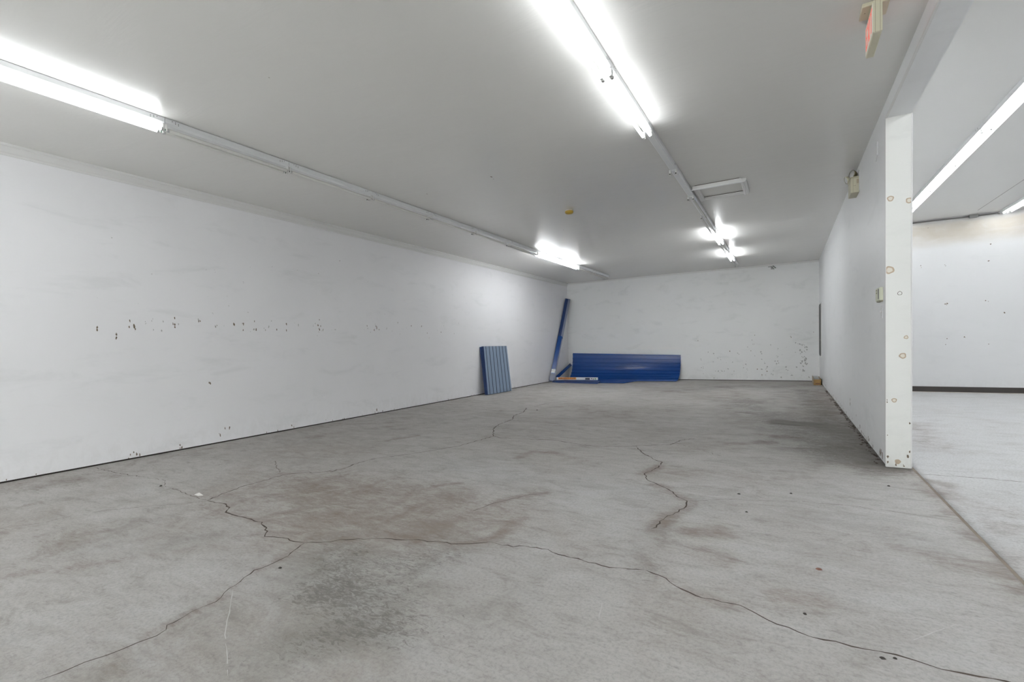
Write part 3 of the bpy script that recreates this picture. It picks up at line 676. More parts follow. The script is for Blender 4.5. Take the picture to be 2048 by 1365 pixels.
def strip_proto(cfg):
    """cfg: '2L' two lit tubes, '2' two unlit, '1' one unlit (camera side), '0' bare, suffix g green holders"""
    root = bpy.data.objects.new('strip_light', None)
    COL.objects.link(root)
    w, h = 0.041, 0.060
    g = 0.002
    prof = [(-w, -0.004), (-w, -h + 0.018), (-w + 0.012, -h), (w - 0.012, -h), (w, -h + 0.018), (w, -0.004)]
    MB().extrude(prof[::-1], g, FL - g).build('housing', M['enamel'], root)
    pl = MB().box(-w + 0.016, w - 0.016, 0.03, FL - 0.03, -h - 0.0015, -h + 0.001).build('cover_plate', M['enamel_side'], root)
    # knock-out holes in the channel sides near both ends
    mb = MB()
    for s in (-1, 1):
        for (dy, dz) in ((0.06, -0.016), (0.085, -0.016), (0.085, -0.028), (0.11, -0.022), (0.11, -0.034)):
            for yy in (dy, FL - dy):
                mb.box(s * w - 0.0008, s * w + 0.0008, yy - 0.003, yy + 0.003, dz - 0.003, dz + 0.003)
    mb.build('knockout_holes', M['socket_dark'], root)['kind'] = 'stuff'
    sides = {'2': (-1, 1), '1': (1,), '0': ()}[cfg[0]]
    lit = 'L' in cfg
    sm = M['socket_green'] if 'g' in cfg else M['socket']
    tz = -0.108
    for s in (-1, 1):
        for e, yy in enumerate((0.012, FL - 0.012)):
            sk = MB().bevbox(s * 0.034 - 0.011, s * 0.034 + 0.011, yy - 0.008, yy + 0.008, tz - 0.012, -h + 0.002, 0.003).build('lampholder', M['socket'], root)
            MB().tube((s * 0.034, yy - 0.0095, tz), (s * 0.034, yy + 0.0095, tz), 0.009, 12).build('contact', sm if 'g' in cfg else M['socket_dark'], sk)
    for s in sides:
        t = MB().tube((s * 0.034, 0.032, tz), (s * 0.034, FL - 0.032, tz), 0.0150, 16).build('tube', (M['tube_fresh'] if 'F' in cfg else M['tube_lit']) if lit else M['tube_off'], root)
        for ya, yb in ((0.020, 0.033), (FL - 0.033, FL - 0.020)):
            MB().tube((s * 0.034, ya, tz), (s * 0.034, yb, tz), 0.0156, 16).build('end_cap', M['tube_cap'], t)
    return root


PROTO = {}
ORD = ['first', 'second', 'third', 'fourth', 'fifth', 'sixth', 'seventh', 'eighth', 'ninth', 'tenth', 'eleventh', 'twelfth', 'thirteenth', 'fourteenth', 'fifteenth', 'sixteenth']


def place_strip(cfg, x, y, z, label, group):
    if cfg not in PROTO:
        PROTO[cfg] = strip_proto(cfg); o = PROTO[cfg]
    else:
        o = clone(PROTO[cfg])
    o.location = (x, y, z)
    return tag(o, label, 'light', group)


DESC = {'2LF': 'lit twin-tube strip light', '2L': 'lit twin-tube strip light', '2Lg': 'lit twin-tube strip light with green lampholders', '2': 'unlit twin-tube strip light', '2g': 'unlit twin-tube strip light with green lampholders',
        '1': 'unlit strip light with a single tube', '0': 'bare strip light without tubes'}
# row along the moulded wall, far end first
left_row = ['2', '2', '2LF', '2LF', '2', '1', '1', '1', '1', '2g', '2Lg', '2L', '2', '2', '2']  # the lit unit behind the camera is unseen, added for its light
y_far = 2.22 + 10 * FL
for k, cfg in enumerate(left_row):
    place_strip(cfg, -4.842, y_far - (k + 1) * FL, H, DESC[cfg] + ', ' + ORD[k] + ' from back wall along moulded wall', 'strip lights in the row along the moulded wall')
main_row = ['2', '2LF', '2', '2LF', '2', '1', '0', '0', '2L', '2L', '2', '2', '2', '2', '2']
y_far = 3.54 + 9 * FL
for k, cfg in enumerate(main_row):
    place_strip(cfg, -1.166, y_far - (k + 1) * FL, H, DESC[cfg] + ', ' + ORD[k] + ' from back wall in hatch row', 'strip lights in the row passing the ceiling hatch')


# the next room: wide reflector strips with one lit tube
def reflector_proto():
    root = bpy.data.objects.new('reflector_light', None); COL.objects.link(root)
    L = 1.33; w = 0.085; tx = -0.034
    prof = [(-w, -0.002), (-w, -0.058), (-w + 0.004, -0.061), (-0.058, -0.030), (0.058, -0.030), (w - 0.004, -0.061), (w, -0.058), (w, -0.002)]
    MB().extrude(prof[::-1], 0.003, L - 0.003).build('reflector', M['enamel_side'], root)
    for sx in (tx, -tx):
        for yy in (0.014, L - 0.014):
            sk = MB().bevbox(sx - 0.012, sx + 0.012, yy - 0.008, yy + 0.008, -0.070, -0.028, 0.003).build('lampholder', M['socket'], root)
            MB().tube((sx, yy - 0.0095, -0.056), (sx, yy + 0.0095, -0.056), 0.008, 12).build('contact', M['socket_dark'], sk)
    mb = MB()
    for yy in (0.03, L - 0.03):
        for dz in (-0.012, -0.022): mb.box(-w - 0.0008, -w + 0.0008, yy - 0.004, yy + 0.004, dz - 0.003, dz + 0.003)
    mb.build('knockout_holes', M['socket_dark'], root)['kind'] = 'stuff'
    t = MB().tube((tx, 0.035, -0.056), (tx, L - 0.035, -0.056), 0.0135, 16).build('tube', M['tube_next'], root)
    for ya, yb in ((0.022, 0.036), (L - 0.036, L - 0.022)):
        MB().tube((tx, ya, -0.056), (tx, yb, -0.056), 0.0140, 16).build('end_cap', M['tube_cap'], t)
    return root


rp = reflector_proto()
first = True
for rx, yfar, n, nm in ((2.035, 12.90, 12, 'nearer row beyond the opening'), (3.75, 12.90, 12, 'second row beyond the opening'), (6.4, 12.90, 12, 'third row beyond the opening')):
    for k in range(n):
        o = rp if first else clone(rp)
        first = False
        o.location = (rx, yfar - (k + 1) * 1.33, H2)
        tag(o, 'lit single-tube reflector light, ' + ORD[k] + ' from conduit wall, ' + nm, 'light', 'reflector lights in the next room')

# ------------------------------------------------------------------ blue sheets and channels in the corner
# large curved sheet propped on the back wall, its long edge bent out over the floor
def sheet_profile():
    """(run from wall, height) along the bend, arc-length sampled"""
    pts = []
    pts.append((0.0, 0.86)); pts.append((0.012, 0.70)); pts.append((0.04, 0.52)); pts.append((0.10, 0.34))
    pts.append((0.20, 0.19)); pts.append((0.33, 0.09)); pts.append((0.50, 0.035)); pts.append((0.66, 0.018)); pts.append((1.75, 0.012))
    P = np.array(pts)
    t = np.linspace(0, len(P) - 1, 400)
    # Catmull-Rom
    out = []
    for q in t:
        i = min(int(q), len(P) - 2); u = q - i
        p0, p1, p2, p3 = P[max(i - 1, 0)], P[i], P[i + 1], P[min(i + 2, len(P) - 1)]
        out.append(0.5 * (2 * p1 + (p2 - p0) * u + (2 * p0 - 5 * p1 + 4 * p2 - p3) * u * u + (3 * p1 - p0 - 3 * p2 + p3) * u ** 3))
    out = np.array(out)
    s = np.concatenate([[0], np.cumsum(np.hypot(*np.diff(out, axis=0).T))])
    return out, s


def curved_sheet():
    C, S = sheet_profile()
    # rib pattern: flat pans with narrow raised ribs
    vs = [0.0]
    pitch = 0.125
    off = [0.0]
    k = 0
    while vs[-1] < S[-1]:
        b = 0.03 + k * pitch
        for d, o in ((0.0, 0.0), (0.016, 0.020), (0.036, 0.020), (0.040, 0.0), (0.078, 0.0), (0.084, 0.004), (0.090, 0.004), (0.092, 0.0)):
            vs.append(b + d); off.append(o)
        k += 1
    vs, off = np.array(vs), np.array(off)
    x0, x1 = -6.36, -2.86
    nx = 72
    v, f = [], []
    run = np.interp(vs, S, C[:, 0]); hgt = np.interp(vs, S, C[:, 1])
    for i in range(nx):
        u = i / (nx - 1)
        X = x0 + (x1 - x0) * u
        # how far the sheet reaches over the floor: deep on the left, cut back on the right
        reach = 1.66 if X < -4.16 else (0.78 + 0.88 * max(0, 1 - (X + 4.16) / 0.14) if X < -4.02 else 0.78)
        tilt = 1.04 - 0.13 * u
        back = 0.30 * (1 - u) + 0.025
        for j in range(len(vs)):
            r, h = run[j], hgt[j]
            if r > reach: r = reach
            j0, j1 = max(j - 1, 0), min(j + 1, len(vs) - 1)
            tx, tz = run[j1] - run[j0], hgt[j1] - hgt[j0]
            L = math.hypot(tx, tz) + 1e-9
            nxr, nzr = -tz / L, tx / L          # outward (towards the room / up)
            o = off[j] if run[j] < reach else 0.0
            v.append((X, YB - back * (1 - 0.55 * min(1, r / 1.6)) - r - nxr * o, max(0.004, h * tilt + nzr * o)))
    m = len(vs)
    for i in range(nx - 1):
        for j in range(m - 1):
            if np.interp(vs[j], S, C[:, 0]) > 1.7: continue
            f.append((i * m + j, i * m + j + 1, (i + 1) * m + j + 1, (i + 1) * m + j))
    me = new_mesh('corrugated_sheet', v, f)
    o = obj('corrugated_sheet', me, M['blue'])
    sm = o.modifiers.new('thickness', 'SOLIDIFY'); sm.thickness = 0.0015; sm.offset = -1
    return o


tag(curved_sheet(), 'long bright blue ribbed metal sheet bent against the back wall', 'metal sheet')


# leaning stack of wall panels by the long wall
def leaning_panel(foot_a, foot_b, top_a, top_b, off, front, label):
    """ribbed panel spanned by four corners, shifted off metres behind the front face"""
    fa, fb, ta, tb = map(Vector, (foot_a, foot_b, top_a, top_b))
    n = (fb - fa).cross(ta - fa).normalized()
    if n.x < 0: n = -n
    root = empty('wall_panel_sheet', (fa + fb) / 2 - n * off, label, 'metal panel', 'panels leaning on the long wall')
    o = root.location.copy()
    P = lambda s, t, d: (fa.lerp(fb, s)).lerp(ta.lerp(tb, s), t) - n * off + n * d - o
    ribs = 7
    xs = [(0.0, 0.0)]
    for k in range(ribs):
        c = (k + 0.62) / (ribs + 0.1)
        w = 0.0105
        xs += [(c - w, 0.0), (c - w * 0.6, -0.010), (c + w * 0.6, -0.010), (c + w, 0.0)]
    xs.append((1.0, 0.0))
    v, f = [], []
    for s, d in xs: v += [P(s, 0, d), P(s, 1, d)]
    f = [(2 * i, 2 * i + 2, 2 * i + 3, 2 * i + 1) for i in range(len(xs) - 1)]
    flat = [q for i, q in enumerate(f) if xs[i][1] == 0 and xs[i + 1][1] == 0]
    grv = [q for i, q in enumerate(f) if not (xs[i][1] == 0 and xs[i + 1][1] == 0)]
    mface = M['blue_grey'] if front else M['blue_dark']
    obj('face', new_mesh('face', v, flat), mface, root)
    for k in range(ribs):
        used = sorted({i for q in grv[3 * k:3 * k + 3] for i in q})
        obj('groove', new_mesh('groove', [v[i] for i in used], [tuple(used.index(i) for i in q) for q in grv[3 * k:3 * k + 3]]), M['groove'], root)
    th = 0.030
    c = [P(0, 0, 0), P(1, 0, 0), P(1, 1, 0), P(0, 1, 0), P(0, 0, -th), P(1, 0, -th), P(1, 1, -th), P(0, 1, -th)]
    obj('edge', new_mesh('edge', c, [(0, 4, 5, 1), (1, 5, 6, 2), (2, 6, 7, 3), (3, 7, 4, 0), (4, 7, 6, 5)]), M['blue_dark'], root)
    return root


leaning_panel((-6.405, 9.80, 0.013), (-6.345, 10.87, 0.013), (-6.560, 9.90, 1.212), (-6.560, 11.03, 1.205), 0.0, True, 'grey-blue grooved metal panel facing out, leaning on the long white wall')
leaning_panel((-6.405, 9.795, 0.017), (-6.345, 10.86, 0.017), (-6.560, 9.88, 1.212), (-6.560, 10.99, 1.20), 0.032, False, 'dark navy panel sandwiched in the middle of the leaning stack')
leaning_panel((-6.405, 9.80, 0.021), (-6.345, 10.85, 0.021), (-6.560, 9.86, 1.205), (-6.560, 10.97, 1.195), 0.064, False, 'dark navy panel rearmost in the leaning stack, against the wall')


# C-channels
def channel(name, p0, p1, width, depth, face_dir, mface, mflange, label, t=0.004):
    """open channel running from p0 to p1, its web facing face_dir"""
    p0, p1 = Vector(p0), Vector(p1)
    d = (p1 - p0).normalized()
    fd = Vector(face_dir); fd = (fd - d * fd.dot(d)).normalized()
    sd = d.cross(fd).normalized()
    root = empty(name, p0, label, 'metal channel')
    L = (p1 - p0).length
    def P(a, b, s): return sd * a + fd * b + d * s
    def bar(nm, a0, a1, b0, b1, m, s0=0.0, s1=L):
        v = [P(a, b, s) for s in (s0, s1) for b in (b0, b1) for a in (a0, a1)]
        return obj(nm, new_mesh(nm, v, [(0, 2, 3, 1), (4, 5, 7, 6), (0, 1, 5, 4), (2, 6, 7, 3), (0, 4, 6, 2), (1, 3, 7, 5)]), m, root)
    w = width / 2
    return root, bar, w, L


root, bar, w, L = channel('steel_channel', (-6.555, 13.79, 0.03), (-6.555, 15.25, 2.775), 0.17, 0.07, (0.55, -1, 0.45), M['blue'], M['flange'],
                          'tall dark blue metal channel leaning up into the back corner')
sgn = 1
bar('web', -w, w, -0.004, 0.0, M['blue_dark'])
bar('flange', -w, -w + 0.004, -0.07, -0.004, M['blue_dark'])
bar('flange', w - 0.004, w, -0.07, -0.004, M['blue_dark'])
bar('inner_strip', -w + 0.10, w, 0.0, 0.006, M['flange'], 0.52 * L, L - 0.02)
bar('front_strip', -w + 0.01, w - 0.035, 0.0, 0.008, M['blue'], 0.02, 0.53 * L)
bar('edge_strip', w - 0.03, w, 0.0, 0.012, M['flange'], 0.0, 0.5 * L)
bar('lip', w - 0.036, w - 0.030, 0.0, 0.022, M['blue_dark'], 0.0, 0.5 * L)
bar('sticker', -w + 0.012, w - 0.045, 0.008, 0.0095, M['sticker'], 0.30, 0.42)
bar('foot_tab', -w + 0.0, w - 0.045, 0.008, 0.013, M['flange'], 0.02, 0.26)

root, bar, w, L = channel('steel_channel', (-6.485, 14.03, 0.135), (-6.555, 15.385, 0.50), 0.10, 0.05, (0.9, -0.35, 0.6), M['blue'], M['flange'],
                          'short blue open channel propped low between the tall channel and back wall')
bar('web', -w, w, -0.004, 0.0, M['blue'])
bar('flange', -w, -w + 0.004, 0.0, 0.04, M['blue_dark'])
bar('flange', w - 0.004, w, 0.0, 0.04, M['blue'])

# flashing lying in front of the sheet
fl = empty('roof_flashing', (-5.70, 13.70, 0.0), 'dark blue folded flashing lying on the floor below the white and orange strip', 'flashing')
rot = Matrix.Rotation(math.atan2(-0.22, 1.65), 4, 'Z')
A = Matrix(((0, 1, 0, 0), (-1, 0, 0, 0), (0, 0, 1, 0), (0, 0, 0, 1)))
MB().extrude([(0.09, 0.002), (0.092, 0.002), (0.05, 0.055), (-0.06, 0.075), (-0.06, 0.072), (0.048, 0.052)], -0.80, 0.83, m=rot @ A).build('upper_leaf', M['blue_dark'], fl)
MB().extrude([(0.16, 0.004), (0.16, 0.007), (0.105, 0.020), (0.05, 0.018), (0.05, 0.015), (0.105, 0.017)], -0.55, 0.83, m=rot @ A).build('front_lip', M['blue'], fl)
MB().extrude([(-0.06, 0.074), (-0.055, 0.010), (-0.052, 0.010), (-0.057, 0.074)], -0.80, 0.83, m=rot @ A).build('rear_leaf', M['blue_dark'], fl)

# long white and orange printed strip resting on the flashing
st = empty('packaging_strip', (-5.72, 13.745, 0.085), 'long white and orange printed packing strip resting on the blue flashing', 'packaging')
rs = Matrix.Rotation(math.atan2(-0.24, 1.55), 4, 'Z') @ Matrix.Rotation(math.radians(-1.0), 4, 'Y')
def on_strip(nm, x0, x1, y0, y1, z0, z1, m, par=st): return MB().box(x0, x1, y0, y1, z0, z1, m=rs).build(nm, m, par)
MB().bevbox(-0.69, 0.78, -0.006, 0.03, 0.0, 0.082, 0.003, m=rs).build('body', M['pack'], st)
op = on_strip('orange_band', -0.63, 0.04, -0.0075, -0.005, 0.014, 0.080, M['orange'])
rnd = random.Random(3)
for k in range(9):
    xx = -0.60 + k * 0.068
    on_strip('print_mark', xx, xx + 0.045, -0.0085, -0.007, 0.026 + 0.012 * rnd.random(), 0.052 + 0.014 * rnd.random(), M['brown_print'], op)
on_strip('dark_block', 0.36, 0.52, -0.0075, -0.005, 0.010, 0.066, M['navy_print'])
on_strip('small_mark', 0.56, 0.60, -0.0075, -0.005, 0.030, 0.055, M['navy_print'])
on_strip('small_mark', 0.62, 0.66, -0.0075, -0.005, 0.022, 0.045, M['navy_print'])
on_strip('green_mark', 0.69, 0.725, -0.0075, -0.005, 0.020, 0.060, M['green_print'])

# ------------------------------------------------------------------ cardboard box in the far corner of the partition
bx = empty('cardboard_box', (0.69, 14.65, 0.0), 'small brown cardboard box on the floor where partition meets back wall', 'box')
W2, D2, HB = 0.083, 0.40, 0.165
mb = MB()
mb.box(-W2, W2, -D2, D2, 0.0, 0.006)
mb.build('bottom', M['card'], bx)
MB().box(-W2, W2, -D2, -D2 + 0.006, 0.006, HB - 0.02).build('front', M['card'], bx)
MB().box(-W2, W2, D2 - 0.006, D2, 0.006, HB).build('back', M['card'], bx)
MB().box(-W2, -W2 + 0.006, -D2, D2, 0.006, HB + 0.03).build('side', M['card_side'], bx)
MB().box(W2 - 0.006, W2, -D2, D2, 0.006, HB).build('side', M['card_side'], bx)
MB().bevbox(-W2 + 0.01, W2 - 0.04, -D2 + 0.03, D2 - 0.01, 0.02, HB + 0.018, 0.004).build('contents', M['grey_metal'], bx)
MB().box(-W2 + 0.04, W2 - 0.03, -D2 - 0.0012, -D2 + 0.001, 0.028, 0.052).build('handle_slot', M['brown_print'], bx)

# ------------------------------------------------------------------ dark flat panel at the far end of the partition
pn = empty('wall_panel', (XR, 14.92, 0.73), 'tall black flush panel on the partition beside the back wall', 'panel')
MB().bevbox(-0.018, 0.0, -0.31, 0.31, 0.0, 1.365, 0.003).build('frame', M['black'], pn)
MB().box(-0.022, -0.017, -0.27, 0.29, 0.04, 1.325).build('door', M['black'], pn)
MB().box(-0.012, 0.0, -0.355, -0.312, -0.02, 1.385).build('side_trim', M['trim'], pn)
MB().tube((-0.018, -0.29, 0.42), (-0.034, -0.29, 0.42), 0.012, 12).build('latch', M['grey_metal'], pn)

# ------------------------------------------------------------------ thermostat and switch
th = empty('thermostat', (XR, 5.72, 1.555), 'ivory thermostat with dark slot above the switch on the partition', 'thermostat')
MB().bevbox(-0.030, 0.0, -0.105, 0.105, 0.0, 0.122, 0.004).build('cover', M['thermo'], th)
MB().box(-0.0315, -0.029, -0.085, -0.05, 0.014, 0.108).build('slot', M['black'], th)
for zz in (0.07, 0.095): MB().bevbox(-0.034, -0.029, 0.02, 0.05, zz, zz + 0.012, 0.002).build('button', M['cream_dark'], th)
MB().box(-0.022, 0.0, -0.10, 0.10, -0.012, 0.0).build('vent', M['cream_dark'], th)
sw = empty('light_switch', (XR, 5.665, 1.385), 'white light switch plate below the thermostat', 'switch')
MB().bevbox(-0.007, 0.0, -0.038, 0.038, 0.0, 0.120, 0.003).build('plate', M['white_plastic'], sw)
MB().box(-0.008, -0.0065, -0.006, 0.006, 0.048, 0.073).build('toggle_slot', M['cream_dark'], sw)
MB().bevbox(-0.018, -0.007, -0.004, 0.004, 0.056, 0.072, 0.0015).build('toggle', M['white_plastic'], sw)
for zz in (0.030, 0.091): MB().tube((-0.0072, 0, zz), (-0.0085, 0, zz), 0.0035, 8).build('screw', M['grey_metal'], sw)
rw = empty('cable_raceway', (XR, 5.90, 2.975), 'short white plastic raceway with bent tail high on the partition', 'raceway')
MB().bevbox(-0.012, 0.0, -0.016, 0.016, 0.02, 0.15, 0.003).build('cover', M['white_plastic'], rw)
MB().tube((-0.006, 0.0, 0.025), (-0.006, 0.075, -0.012), 0.004, 8).build('cable', M['white_plastic'], rw)

# ------------------------------------------------------------------ emergency light
em = empty('emergency_light', (XR, 7.387, 2.995), 'cream emergency light with two lamp heads high on the partition', 'emergency light')
MB().bevbox(-0.088, 0.0, -0.142, 0.142, 0.0, 0.185, 0.005).build('battery_box', M['cream'], em)
MB().box(-0.0895, -0.085, -0.120, 0.120, 0.150, 0.154).build('lid_seam', M['cream_dark'], em)
MB().box(-0.066, -0.063, -0.1428, -0.140, 0.006, 0.18).build('side_seam', M['cream_dark'], em)
MB().bevbox(-0.094, 0.002, -0.15, 0.15, 0.185, 0.196, 0.003).build('top_plate', M['cream'], em)
MB().box(-0.006, 0.0, -0.155, 0.155, 0.02, 0.262).build('back_plate', M['white_plastic'], em)
MB().bevbox(-0.028, -0.004, -0.1432, -0.140, 0.11, 0.16, 0.001).build('label_plate', M['card_side'], em)
for xx in (-0.055, -0.042): MB().tube((xx, -0.141, 0.085), (xx, -0.1445, 0.085), 0.004, 8).build('indicator', M['cream_dark'], em)
for yy, dirv, zc in ((-0.06, Vector((-0.80, -0.60, 0.10)), 0.250), (0.10, Vector((-0.85, -0.20, -0.30)), 0.232)):
    c = Vector((-0.060 if yy < 0 else -0.105, yy, zc)); dv = dirv.normalized()
    hd = MB().lathe([(0.0, -0.055), (0.022, -0.05), (0.038, -0.025), (0.046, 0.0), (0.048, 0.012), (0.044, 0.014)], c, dv, 20).build('lamp_head', M['bronze'] if yy < 0 else M['cream'], em)
    MB().lathe([(0.044, 0.010), (0.03, 0.017), (0.012, 0.021), (0.0, 0.022)], c, dv, 20).build('lens', M['lens'], hd)
    MB().tube((-0.045, yy, 0.194), c - dv * 0.02, 0.008, 8).build('swivel', M['cream_dark'], hd)

# ------------------------------------------------------------------ exit sign hanging by the opening
ex = empty('exit_sign', (0.507, 3.908, 3.105), 'cream exit sign with glowing red letters hanging near the opening', 'exit sign')
MB().bevbox(-0.023, 0.023, -0.160, 0.160, 0.0, 0.198, 0.004).build('housing', M['cream'], ex)
for sx in (-1, 1):
    fp = MB().bevbox(sx * 0.0235 - 0.0015, sx * 0.0235 + 0.0015, -0.150, 0.150, 0.010, 0.188, 0.001).build('face_plate', M['exit_face'], ex)
    # letters run so that they read from the side they face
    def yv(u): return (0.128 - u) if sx < 0 else (u - 0.128)
    def stroke(mb, u0, w0, u1, w1, t=0.013):
        a, b = Vector((0, yv(u0), w0)), Vector((0, yv(u1), w1))
        d = (b - a).normalized(); n = Vector((0, -d.z, d.y)) * t / 2
        x0, x1 = sorted((sx * 0.0246, sx * 0.0262))
        v = [(x, *(p + s * n).yz) for x in (x0, x1) for p, s in ((a, 1), (b, 1), (b, -1), (a, -1))]
        mb.add(v, [(0, 1, 2, 3), (7, 6, 5, 4), (0, 4, 5, 1), (1, 5, 6, 2), (2, 6, 7, 3), (3, 7, 4, 0)])
    z0, z1 = 0.030, 0.172
    zm = (z0 + z1) / 2
    L1 = MB(); stroke(L1, 0.0095, z0, 0.0095, z1); stroke(L1, 0.019, z0 + .0095, 0.056, z0 + .0095); stroke(L1, 0.019, zm, 0.050, zm); stroke(L1, 0.019, z1 - .0095, 0.056, z1 - .0095)
    L2 = MB(); stroke(L2, 0.080, z0, 0.140, z1); stroke(L2, 0.080, z1, 0.140, z0)
    L3 = MB(); stroke(L3, 0.164, z0, 0.164, z1)
    L4 = MB(); stroke(L4, 0.226, z0, 0.226, z1 - .019); stroke(L4, 0.192, z1 - .0095, 0.260, z1 - .0095)
    for nm, lm in (('letter_e', L1), ('letter_x', L2), ('letter_i', L3), ('letter_t', L4)): lm.build(nm, M['exit_red'], fp)
MB().box(-0.0236, 0.0236, -0.1605, -0.1595, 0.004, 0.194).build('end_cap', M['cream'], ex)
for xx in (-0.0125, 0.0125): MB().box(xx - 0.001, xx + 0.001, -0.1612, -0.158, 0.002, 0.196).build('seam', M['cream_dark'], ex)
MB().bevbox(-0.072, 0.072, -0.105, 0.055, 0.203, 0.2265, 0.004).build('canopy', M['cream'], ex)
MB().tube((0, -0.025, 0.19), (0, -0.025, 0.21), 0.014, 12).build('stem', M['cream'], ex)
MB().tube((-0.05, -0.03, 0.2035), (-0.05, -0.03, 0.2015), 0.004, 8).build('screw', M['cream_dark'], ex)

# ------------------------------------------------------------------ ceiling hatch
ha = empty('ceiling_hatch', (-0.77, 7.27, H), 'white framed attic hatch in the ceiling beside the strip lights', 'hatch')
MB().box(-0.27, 0.27, -0.31, 0.31, -0.006, -0.001).build('panel', M['ceiling'], ha)
pr = [(0.0, -0.002), (0.0, -0.040), (0.014, -0.052), (0.026, -0.046), (0.038, -0.052), (0.052, -0.046), (0.068, -0.030), (0.068, -0.002)]
MB().extrude([(0.262 + a, b) for a, b in pr][::-1], -0.30, 0.33).build('side_moulding', M['trim'], ha)
MB().extrude([(-0.262 - a, b) for a, b in pr], -0.33, 0.33).build('side_moulding', M['trim'], ha)
MB().box(-0.33, 0.275, -0.345, -0.333, -0.055, -0.008).build('near_board', M['trim'], ha)
MB().bevbox(-0.345, 0.29, -0.352, -0.326, -0.063, -0.055, 0.002).build('near_lip', M['enamel'], ha)
MB().box(-0.30, 0.25, -0.343, -0.335, -0.009, -0.0005).build('shadow_gap', M['crack_soft'], ha)  # dark strip painted in as the shadow line above the near board
Rx = Matrix(((0, 1, 0, 0), (1, 0, 0, 0), (0, 0, 1, 0), (0, 0, 0, 1)))
MB().extrude([(0.262 + a, b * 0.8) for a, b in pr], -0.262, 0.262, m=Rx).build('end_moulding', M['trim'], ha)
MB().box(-0.262, 0.262, 0.255, 0.262, -0.012, -0.002).build('shadow_gap', M['crack_soft'], ha)  # painted shade line along the foot of the end moulding

# ------------------------------------------------------------------ detector, bracket on the back wall, conduit
sd = empty('smoke_detector', (-2.975, 7.05, H), 'round ceiling detector under a yellow dust cap', 'detector')
MB().lathe([(0.0, 0.0), (0.058, 0.0), (0.058, -0.012), (0.0, -0.012)], (0, 0, 0), (0, 0, 1), 28).build('base', M['white_plastic'], sd)
MB().lathe([(0.062, -0.010), (0.066, -0.018), (0.064, -0.040), (0.052, -0.052), (0.03, -0.056), (0.0, -0.057)], (0, 0, 0), (0, 0, 1), 28).build('dust_cap', M['yellow'], sd)

br = empty('wall_bracket', (-0.33, YB, 3.215), 'small grey twin-arm bracket on the back wall just under the ceiling', 'bracket')
MB().bevbox(-0.03, 0.03, -0.010, 0.0, -0.03, 0.05, 0.002).build('plate', M['grey_metal'], br)
MB().tube((-0.10, -0.03, 0.045), (0.0, -0.03, 0.045), 0.010, 10).build('arm', M['grey_metal'], br)
MB().tube((-0.03, -0.03, 0.05), (0.05, -0.06, -0.035), 0.013, 10).build('arm', M['grey_metal'], br)
MB().tube((0.02, -0.03, 0.065), (0.09, -0.06, -0.01), 0.013, 10).build('arm', M['conduit'], br)
MB().tube((-0.01, 0.0, 0.03), (-0.01, -0.035, 0.045), 0.012, 10).build('stub', M['grey_metal'], br)

cd = empty('conduit_run', (3.30, Y2, H2 - 0.035), 'thin grey metal conduit with junction box along the top of the next room wall', 'conduit')
MB().tube((3.235 - 3.30, -0.030, 0.0), (1.0 - 3.30, -0.030, 0.0), 0.013, 10).build('pipe', M['conduit'], cd)
MB().tube((3.375 - 3.30, -0.030, 0.0), (3.68 - 3.30, -0.030, 0.004), 0.013, 10).build('pipe', M['conduit'], cd)
jb = MB().bevbox(3.245 - 3.30, 3.365 - 3.30, -0.055, 0.0, -0.030, 0.030, 0.004).build('junction_box', M['grey_metal'], cd)
MB().bevbox(3.240 - 3.30, 3.370 - 3.30, -0.058, -0.054, -0.033, 0.033, 0.001).build('cover_plate', M['grey_metal'], jb)
MB().tube((3.225 - 3.30, -0.030, 0.0), (3.247 - 3.30, -0.030, 0.0), 0.019, 10).build('connector', M['conduit'], cd)
MB().tube((3.363 - 3.30, -0.030, 0.0), (3.385 - 3.30, -0.030, 0.0), 0.019, 10).build('connector', M['conduit'], cd)
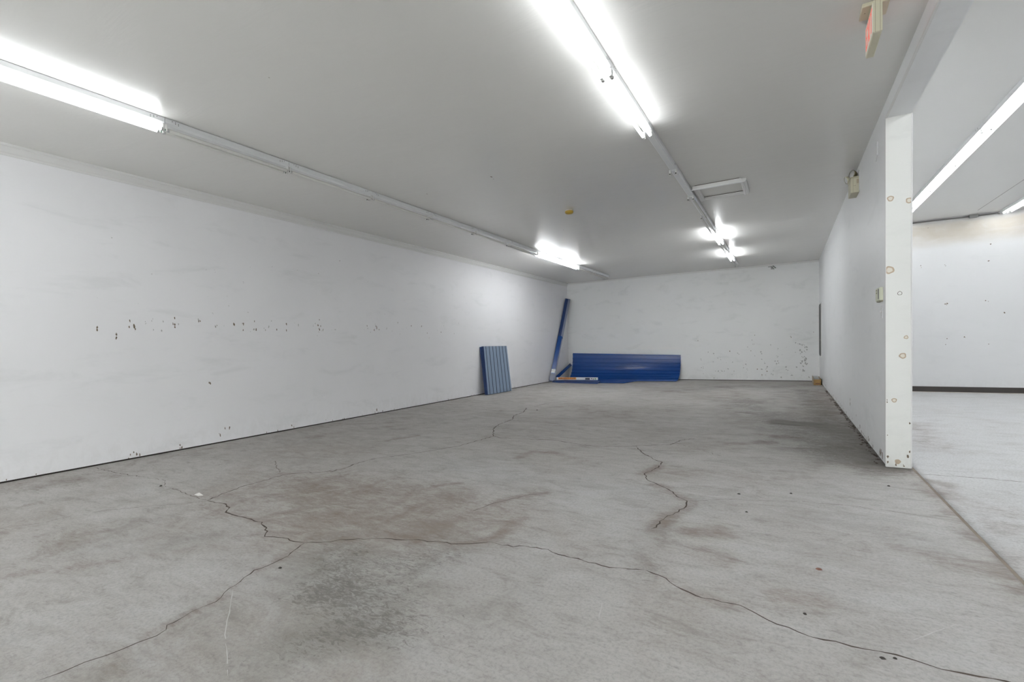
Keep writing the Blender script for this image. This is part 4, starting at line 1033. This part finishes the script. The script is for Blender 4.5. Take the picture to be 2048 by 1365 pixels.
MB().tube((3.665 - 3.30, -0.030, 0.004), (3.69 - 3.30, -0.030, 0.004), 0.022, 10).build('connector', M['conduit'], cd)

# ------------------------------------------------------------------ litter on the slab
pp = MB()
pp.add([(-0.05, -0.012, 0.001), (0.03, -0.022, 0.004), (0.055, 0.008, 0.002), (-0.03, 0.018, 0.012), (-0.05, -0.012, 0.003), (0.03, -0.022, 0.006), (0.055, 0.008, 0.004), (-0.03, 0.018, 0.014)],
       [(3, 2, 1, 0), (4, 5, 6, 7), (0, 1, 5, 4), (1, 2, 6, 5), (2, 3, 7, 6), (3, 0, 4, 7)])
tag(pp.build('paper_scrap', M['paper'], None, (-4.403, 2.155, 0.0)), 'small torn white paper scrap on the concrete floor', 'paper')
for k, (x, y, s, m) in enumerate([(-5.042, 2.149, .018, 'grit'), (-2.484, 1.617, .012, 'grit'), (0.143, 2.904, .016, 'rust_grit'), (0.065, 2.402, .010, 'grit'), (-4.033, 7.82, .02, 'grit'), (0.35, 2.215, .009, 'grit'),
                                  (0.309, 2.194, .011, 'grit'), (0.714, 4.782, .014, 'grit'), (-0.33, 4.072, .013, 'grit'), (0.026, 4.251, .013, 'grit'), (-0.25, 3.665, .011, 'grit')]):
    rnd = random.Random(40 + k)
    mb = MB(); n = 7
    v = [(s * math.cos(6.283 * i / n) * rnd.uniform(.7, 1.2), s * 0.7 * math.sin(6.283 * i / n) * rnd.uniform(.7, 1.2), 0.0) for i in range(n)]
    v += [(a * 0.6, b * 0.6, s * 0.45) for a, b, _ in v] + [(0, 0, s * 0.55)]
    mb.add(v, [(i, (i + 1) % n, n + (i + 1) % n, n + i) for i in range(n)] + [(n + i, n + (i + 1) % n, 2 * n) for i in range(n)] + [tuple(reversed(range(n)))])
    o = mb.build('grit_crumb', M[m], None, (x, y, 0.0))
    if m == 'rust_grit': tag(o, 'small reddish crumb of grit on the concrete floor', 'grit', 'grit crumbs on the floor')
    else: tag(o, 'tiny dark crumb of grit on the concrete floor', 'grit', 'grit crumbs on the floor')
